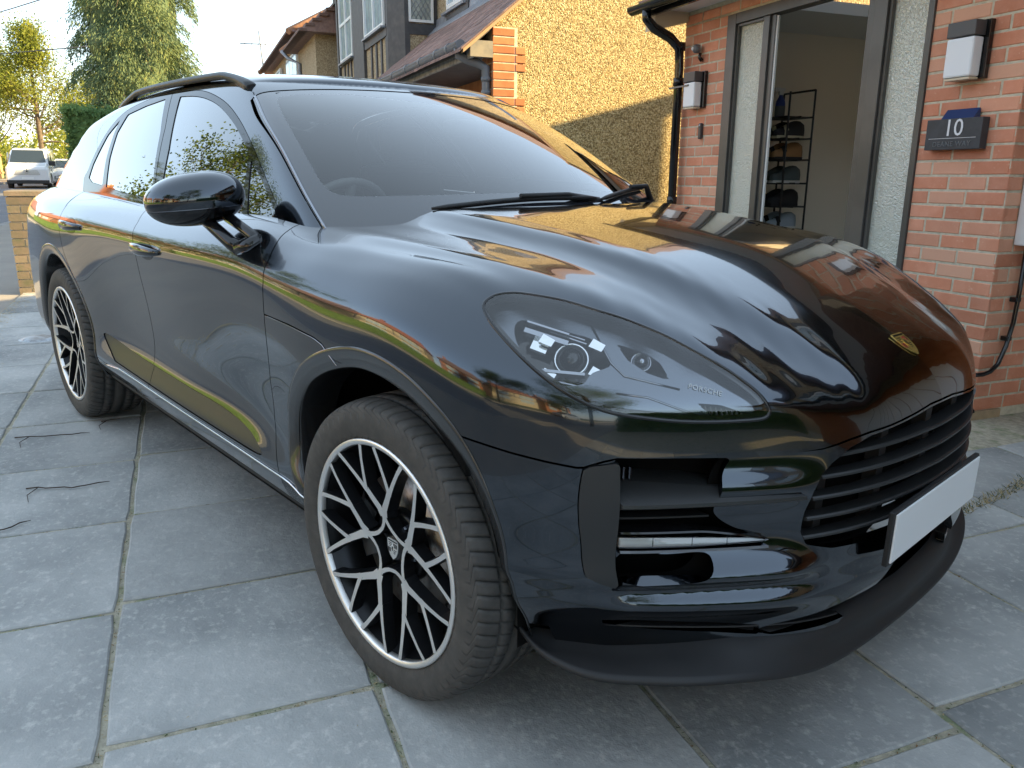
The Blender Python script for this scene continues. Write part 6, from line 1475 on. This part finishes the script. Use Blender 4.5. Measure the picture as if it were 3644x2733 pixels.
# inner mass so the middle is not see-through
b=MB();P=[]
for z in np.linspace(2.0,14.5,18):
    e_=np.interp(z,[1.6,3.5,5.5,8,9.5,12,14.5,16],[1.2,1.6,1.75,1.7,1.55,1.1,.5,.1]);P.append([(math.cos(a)*e_*r.uniform(.8,1.1),math.sin(a)*e_*r.uniform(.8,1.1),z) for a in np.linspace(0,2*math.pi,17)[:-1]])
    P[-1].append(P[-1][0])
b.grid(P,smooth=False);b.build('inner_crown',L1,CF,fix=False)
def broad(name,label,loc,h,rad,mt,seed,n=16000,trunk=.16,cat='tree',shape=None,ls=(.07,.16),lean=0,group=None,clump=.42):
    r=np.random.default_rng(seed);T=thing(name,label,cat,loc,0,group,GM);bt=MB();tips=[]
    def grow(p,d,L,rd,lev):
        pts=[Vector(p)];dv=Vector(d)
        for i in range(4):
            dv=(dv+Vector(r.normal(0,.13,3))+Vector((0,0,.05))).normalized();pts.append(pts[-1]+dv*L/4)
        bt.tube(pts,[rd,rd*.85,rd*.7,rd*.55,rd*.4],6 if lev<2 else 4,caps=False)
        if lev>=1: tips.extend([np.array(q) for q in pts[2:]])
        if lev<3:
            for k in range(3 if lev else 0):
                q=pts[r.integers(2,5)];a=r.uniform(0,2*math.pi);nd=(dv+Vector((math.cos(a),math.sin(a),r.uniform(-.1,.5)))*.9).normalized();grow(q,nd,L*r.uniform(.55,.75),rd*.5,lev+1)
    tr=[Vector((lean*t*t,0,h*.93*t)) for t in np.linspace(0,1,9)];bt.tube(tr,[trunk*(1-.85*t) for t in np.linspace(0,1,9)],8)
    for k in range(26):
        t=r.uniform(.16,.97);q=tr[0].lerp(tr[-1],t);q=Vector((lean*t*t,0,h*.93*t));a=r.uniform(0,2*math.pi)
        env=(shape(t) if shape else math.sin(math.pi*min(1,t*.85+.1))**.7)*rad;nd=Vector((math.cos(a),math.sin(a),r.uniform(.15,.8))).normalized();grow(q,nd,env*.75,trunk*.38*(1-t*.6),1)
    bt.build('trunk',BK,T,fix=False);tips=np.array(tips);i=r.integers(0,len(tips),n);c_=tips[i]+r.normal(0,clump,(n,3))*rad/3.2;c_[:,2]=np.maximum(c_[:,2],h*.10)
    leaves('crown',mt,T,c_,r.normal(size=(n,3))+np.array([0,0,-.3]),r.uniform(*ls,n)*1.25,r.uniform(*ls,n)*.8,seed=seed);return T
broad('spring_tree','pale yellow green tree with a thin pointed top behind the white van',(-58,-9.7,-.5),10.2,3.7,L2,11,17000,.20,shape=lambda t:1.05-1.0*t if t>.3 else .8,ls=(.07,.15),clump=.34)
broad('spring_tree','bushy yellow green tree to the right of the pointed one',(-66,-6.8,-.1),5.6,3.6,L2,12,14000,.16,ls=(.07,.15))
broad('spring_tree','low yellow green shrub tree under the hedge corner',(-50,-5.2,-.1),3.2,1.7,L2,13,6000,.08,ls=(.08,.16))
broad('spring_tree','yellow green tree leaning over the fence at the far left',(-62,-13.2,-.1),7.0,3.8,L2,14,12000,.16,ls=(.07,.15))
# street tree behind the photographer, mirrored in the headlight
broad('birch_tree','tall loose birch on the near pavement, mirrored in the headlight',(10.2,-4.6,-.1),11.5,3.4,L4,19,15000,.17,ls=(.07,.15),clump=.36)
broad('birch_tree','loose green birch on the verge across the street, seen in reflections',(7.5,-12.4,-.1),8.5,3.2,L4,15,14000,.18,ls=(.08,.18))
broad('birch_tree','second birch further right on the far verge, seen in reflections',(19,-11.8,-.1),9,3.4,L4,16,12000,.18,ls=(.08,.18))
broad('birch_tree','slender birch left on the far verge, seen in reflections',(-16,-13.5,-.1),9,2.6,L4,17,12000,.16,ls=(.08,.18))
# clipped hedge
def hedge(label,p0,p1,q0,q1,h,n,seed,mt=None):
    r=np.random.default_rng(seed);T=thing('clipped_hedge',label,'hedge',((p0+p1)/2,(q0+q1)/2,-.1),0,None,GM);a,b_=(p1-p0)/2,(q1-q0)/2
    b=MB();b.box((-a+.08,-b_+.08,0),(a-.08,b_-.08,h-.08));b.build('hedge_core',mt or L3,T)
    A=np.array([2*b_*h,2*b_*h,2*a*h,2*a*h,4*a*b_]);A=A/A.sum();f=r.choice(5,n,p=A);u=r.uniform(-1,1,n);v=r.uniform(0,1,n);C_=np.zeros((n,3));D_=r.normal(0,.6,(n,3))
    for k,(ax,sg) in enumerate(((0,1),(0,-1),(1,1),(1,-1))):
        m_=f==k;o_=np.zeros(3);o_[ax]=sg;C_[m_,ax]=sg*((a if ax==0 else b_)-.05);C_[m_,1-ax]=u[m_]*(b_ if ax==0 else a);C_[m_,2]=v[m_]*h;D_[m_]+=o_*.8
    m_=f==4;C_[m_,0]=u[m_]*a;C_[m_,1]=(v[m_]*2-1)*b_;C_[m_,2]=h-.04;D_[m_]+=np.array([0,0,1.0])
    bump=.05*np.sin(C_[:,0]*5+C_[:,2]*4)+.05*np.sin(C_[:,1]*6-C_[:,2]*5);C_+=D_/np.linalg.norm(D_,axis=1,keepdims=True)*bump[:,None]+r.normal(0,.035,(n,3))
    leaves('hedge_leaves',mt or L3,T,C_,D_,r.uniform(.04,.10,n),r.uniform(.025,.06,n),seed=seed);return T
hedge('tall clipped dark green hedge rising behind the rear of the car',-15.6,-14.3,-3.15,1.3,2.12,42000,21)
hedge('long low hedge in front of the houses across the street, seen in reflections',-30,6,-14.4,-13.7,1.3,24000,22)
hedge('hedge on the right boundary of the drive, seen in reflections',8.6,9.3,-2.4,4.2,1.9,16000,23)
# distant planting that closes the end of the street
r=np.random.default_rng(77);N_=26000
for nm,(pa,pb),(qa,qb),h_,lab in (('distant_trees',(-120,-84),(-34,9),6.5,None),):
    D0=bpy.data.objects.new(nm,None);D0=thing(nm,'hazy line of yellow green trees closing the far end of the street','trees',(0,0,-1.2),0,None,GM,kind='stuff')
    c_=np.stack([r.uniform(pa,pb,N_),r.uniform(qa,qb,N_),r.uniform(0,1,N_)],1);prof=h_*(.62+.25*np.sin(c_[:,1]*.45)+.18*np.sin(c_[:,1]*1.3+1)+.12*np.sin(c_[:,0]*.8));c_[:,2]=c_[:,2]**.8*prof
    leaves('tree_leaves',L2,D0,c_,r.normal(size=(N_,3)),r.uniform(.25,.5,N_),r.uniform(.18,.35,N_),kind='stuff',seed=6)
    b=MB();P=[]
    for q in np.linspace(qa,qb,40): P.append([(-104+2*math.sin(q),q,0),(-104+2*math.sin(q*1.7),q,h_*.5*(.62+.25*math.sin(q*.45)))])
    b.grid(P,smooth=False);o=b.build('inner_mass',L3,D0,fix=False)
# ---------------- vehicles in the street
VW=mat('white_van_paint',(.70,.72,.75),rough=.25,coat=1,coatr=.05);VG=mat('vehicle_glass',(.02,.03,.035),rough=.04,spec=.8);VT=M['tyre'];VB=mat('vehicle_black',(.02,.02,.022),rough=.5);VC=mat('vehicle_silver',(.5,.5,.52),rough=.25,metal=.8);VL=mat('vehicle_lamp',(.65,.68,.70),rough=.1)
def loft(sections,name,mt,parent,closed=True):
    b=MB();n=len(sections[0]);b.grid([s+[s[0]] for s in sections]);b.f.append(tuple(range(n))[::-1]);b.sm.append(False);k=(len(sections)-1)*(n+1);b.f.append(tuple(k+i for i in range(n)));b.sm.append(False)
    o=b.build(name,mt,parent);m_=o.modifiers.new('e','EDGE_SPLIT');m_.split_angle=R_(35);return o
def sec(x,w,z0,z1,r=.12,wt=None):
    wt=w if wt is None else wt
    return [(x,-w,z0),(x,-w,z0+(z1-z0)*.45),(x,-wt,z1-r),(x,-wt+r,z1),(x,wt-r,z1),(x,wt,z1-r),(x,w,z0+(z1-z0)*.45),(x,w,z0)]
def wheelv(parent,x,y,r,w,s_):
    wo=bpy.data.objects.new('wheel',None);coll(wo);wo.parent=parent;wo.location=(x,y,r)
    b=MB();b.lathe([(r*.62,-w/2),(r*.95,-w/2),(r,-w*.35),(r,w*.35),(r*.95,w/2),(r*.62,w/2)],axis='y',n=24);b.build('tyre',VT,wo)
    b=MB();b.lathe([(0,s_*w*.42),(r*.2,s_*w*.46),(r*.5,s_*w*.40),(r*.60,s_*w*.48),(r*.63,s_*w*.40)],axis='y',n=20);b.build('rim',VC,wo)
def van(loc,rz):
    V=thing('white_van','white panel van parked facing the camera at the far left','van',loc,rz,None,GM)
    # x forward
    S_=[sec(2.62,.86,.42,.95,.06),sec(2.55,.93,.32,1.08,.08,.90),sec(2.30,.965,.26,1.16,.10,.93),sec(1.75,.97,.26,1.24,.10,.92),sec(1.62,.97,.26,1.30,.10,.90),sec(.98,.97,.26,1.93,.14,.80),sec(.6,.97,.26,1.97,.14,.82),sec(-2.35,.97,.26,1.97,.12,.86),sec(-2.5,.95,.35,1.90,.12,.84)]
    loft(S_,'van_body',VW,V)
    b=MB();b.grid([[(1.66,-.80,1.27),(1.70,0,1.27),(1.66,.80,1.27)],[(1.05,-.68,1.86),(1.09,0,1.86),(1.05,.68,1.86)]]);b.v=[(x+.04,y,z+.02) for x,y,z in b.v];b.build('windscreen',VG,V)
    for s_ in (1,-1):
        b=MB();b.add([(1.50,.975*s_,1.22),(.98,.94*s_,1.75),(.45,.935*s_,1.75),(.45,.985*s_,1.20)],[(0,1,2,3)]);b.build('side_window',VG,V,fix=False)
        b=MB();b.add([(2.50,.62*s_,.98),(2.58,.60*s_,.80),(2.50,.86*s_,.78),(2.28,.955*s_,.86),(2.30,.92*s_,1.06)],[(0,1,2,3,4)]);b.v=[(x+.045,y*1.01,z) for x,y,z in b.v];b.build('headlight',VL,V,fix=False)
        b=MB();b.box((1.45,1.0*s_-.09,1.12),(1.58,1.0*s_+.14*s_+.05,1.36));b.build('wing_mirror',VB,V,bevel=.03)
        wheelv(V,1.78,.86*s_,.34,.22,s_);wheelv(V,-1.72,.86*s_,.34,.22,s_)
        b=MB();b.lathe([(.35,0),(.42,0),(.42,.02),(.35,.02)],origin=(1.78,.965*s_,.36),axis='y',n=20,a0=-1.7,a1=1.7);b.build('wheel_arch',VB,V)
    b=MB()
    for k in range(5): b.box((2.55,-.55+.02*k,.70+.052*k),(2.645-.006*k,.55-.02*k,.722+.052*k))
    b.build('front_grille',VC,V);b=MB();b.box((2.52,-.60,.68),(2.61,.60,.96));b.build('grille_panel',VB,V)
    b=MB();b.prism([(-.10,.0),(0,-.13),(.10,0),(0,.13)],'x',0,.012);b.v=[(x+2.655,y,z+.865) for x,y,z in b.v];o=b.build('van_badge',VC,V)
    b=MB();b.prism([(-.045,.0),(0,-.07),(.045,0),(0,.07)],'x',0,.014);b.v=[(x+2.658,y,z+.865) for x,y,z in b.v];b.build('badge_core',VB,o)
    b=MB();b.box((2.45,-.92,.26),(2.635,.92,.44));b.build('front_bumper',VB,V,bevel=.02)
    b=MB();b.box((2.636,-.26,.47),(2.646,.26,.58));b.build('number_plate',M['white'],V)
    return V
van((-47.3,-8.75,-.55),R_(3))
def small_car(name,label,loc,rz,paint):
    V=thing(name,label,'car',loc,rz,None,GM)
    S_=[sec(2.05,.62,.30,.62,.05),sec(1.95,.80,.24,.78,.07,.74),sec(1.5,.87,.22,.90,.10,.80),sec(.95,.88,.22,.98,.10,.80),sec(.3,.88,.22,1.42,.12,.62),sec(-.2,.88,.22,1.48,.12,.62),sec(-1.2,.88,.22,1.44,.12,.60),sec(-1.85,.86,.24,1.05,.1,.70),sec(-2.05,.80,.3,.92,.08,.70)]
    loft(S_,'car_body',paint,V)
    b=MB();b.grid([[(.93,-.66,1.0),(.96,0,1.0),(.93,.66,1.0)],[(.36,-.56,1.38),(.39,0,1.38),(.36,.56,1.38)]]);b.v=[(x+.05,y,z+.02) for x,y,z in b.v];b.build('windscreen',VG,V)
    for s_ in (1,-1):
        b=MB();b.add([(.70,.855*s_,1.0),(.25,.70*s_,1.36),(-1.15,.68*s_,1.38),(-1.6,.84*s_,1.0)],[(0,1,2,3)]);b.build('side_window',VG,V,fix=False)
        b=MB();b.box((1.84,.42*s_-.16,.62),(2.03,.42*s_+.22*1,.76));b.build('headlight',VL,V,bevel=.03)
        wheelv(V,1.32,.80*s_,.31,.2,s_);wheelv(V,-1.25,.80*s_,.31,.2,s_)
    b=MB();b.box((2.03,-.5,.36),(2.075,.5,.56));b.build('front_grille',VB,V,bevel=.01);b=MB();b.box((2.076,-.26,.42),(2.084,.26,.53));b.build('number_plate',M['white'],V)
    return V
small_car('white_hatchback','white hatchback parked close behind the van',(-53.5,-8.2,-.62),R_(2),VW)
small_car('white_saloon','white car at the far end, next to the hedge',(-60.5,-6.6,-.69),R_(0),mat('white_car_paint',(.72,.72,.72),rough=.25,coat=1))
small_car('silver_hatchback','silver hatchback parked on the far side of the street, seen in reflections',(16,-10.4,-.125),R_(180),mat('silver_paint',(.35,.36,.38),rough=.3,metal=.7,coat=1))
# ---------------- left side of the street
FN=thing('timber_fence','tall sunlit timber board fence at the far left behind the van','fence',(-52,-12.4,-.45),0,None,GM)
fm=mat('fence_board',(.50,.33,.16),rough=.85,noise=(6,(.40,.26,.13),.4,.6),rand=.12);bmsh=MB().box((0,0,0),(.145,.022,1.75)).mesh('board',fm)
for i in range(110): inst('board',bmsh,FN,(-8+.15*i,rnd.uniform(-.004,.004),0),(0,0,0),(1,1,1+rnd.uniform(-.01,.01)))
b=MB();b.box((-8,.03,.3),(8.6,.08,.4));b.box((-8,.03,1.4),(8.6,.08,1.5));b.build('fence_rail',fm,FN)
GRG=thing('garage','yellow rendered garage with a white roof edge behind the fence at the far left','garage',(-56,-14.7,-.45),0,None,GM)
b=MB();b.box((-3,-3,0),(4,1.6,2.75));b.build('wall',mat('yellow_render',(.62,.46,.14),rough=.9),GRG);b=MB();b.box((-3.1,-3.1,2.75),(4.1,1.75,2.95));b.build('fascia',H['white'],GRG)
RR=mat('red_tile',(.42,.16,.10),rough=.85,noise=(5,(.34,.13,.09),.4,.6))
CRM=mat('cream_render',(.62,.52,.36),rough=.9,noise=(2,(.55,.45,.30),.4,.6))
def opp(p0,p1,q,label,wall,roof,eave=5.0,ridge=8.2,nm='semi_detached_house'):
    return far_house(p0,p1,q,-8,label,nm,base=-.1,eave=eave,ridge=ridge,wall=wall,roof=roof)
opp(-82,-60,-19,'red roofed house at the far left edge behind the trees',CRM,RR,5.2,9.6)
opp(-46,-34,-23,'brick house with red roof across the street, far left, seen in reflections',H['brick2'],RR)
opp(-31,-20,-23,'cream house across the street left of centre, seen in reflections',CRM,H['tile'])
opp(-17,-5,-23,'half timbered cream house across the street, mirrored in the front door of the car',CRM,RR)
opp(-2,9,-23,'brick house across the street behind the birch, seen in reflections',H['brick2'],H['tile'])
opp(12,24,-23,'cream house across the street to the right, seen in reflections',CRM,RR)
opp(27,39,-23,'brick house across the street at the far right, seen in reflections',H['brick2'],H['tile'])
for o_ in [o for o in bpy.data.objects if o.name.startswith('semi_detached')]:
    ws_=[c for c in bpy.data.objects if c.parent==o_ and c.name.startswith('wall')]
    if not ws_: continue
    vv=[v.co for v in ws_[0].data.vertices];x0,x1=min(v.x for v in vv),max(v.x for v in vv);q=max(v.y for v in vv)
    for k in range(9):
        x=x0+(x1-x0-.2)*k/8;b=MB();b.box((x,q+.001,2.5),(x+.18,q+.06,5.0));b.build('timber_strip',H['timber'],o_)
    for z in (2.45,3.0,4.6): b=MB();b.box((x0,q+.002,z),(x1,q+.07,z+.16));b.build('timber_strip',H['timber'],o_)
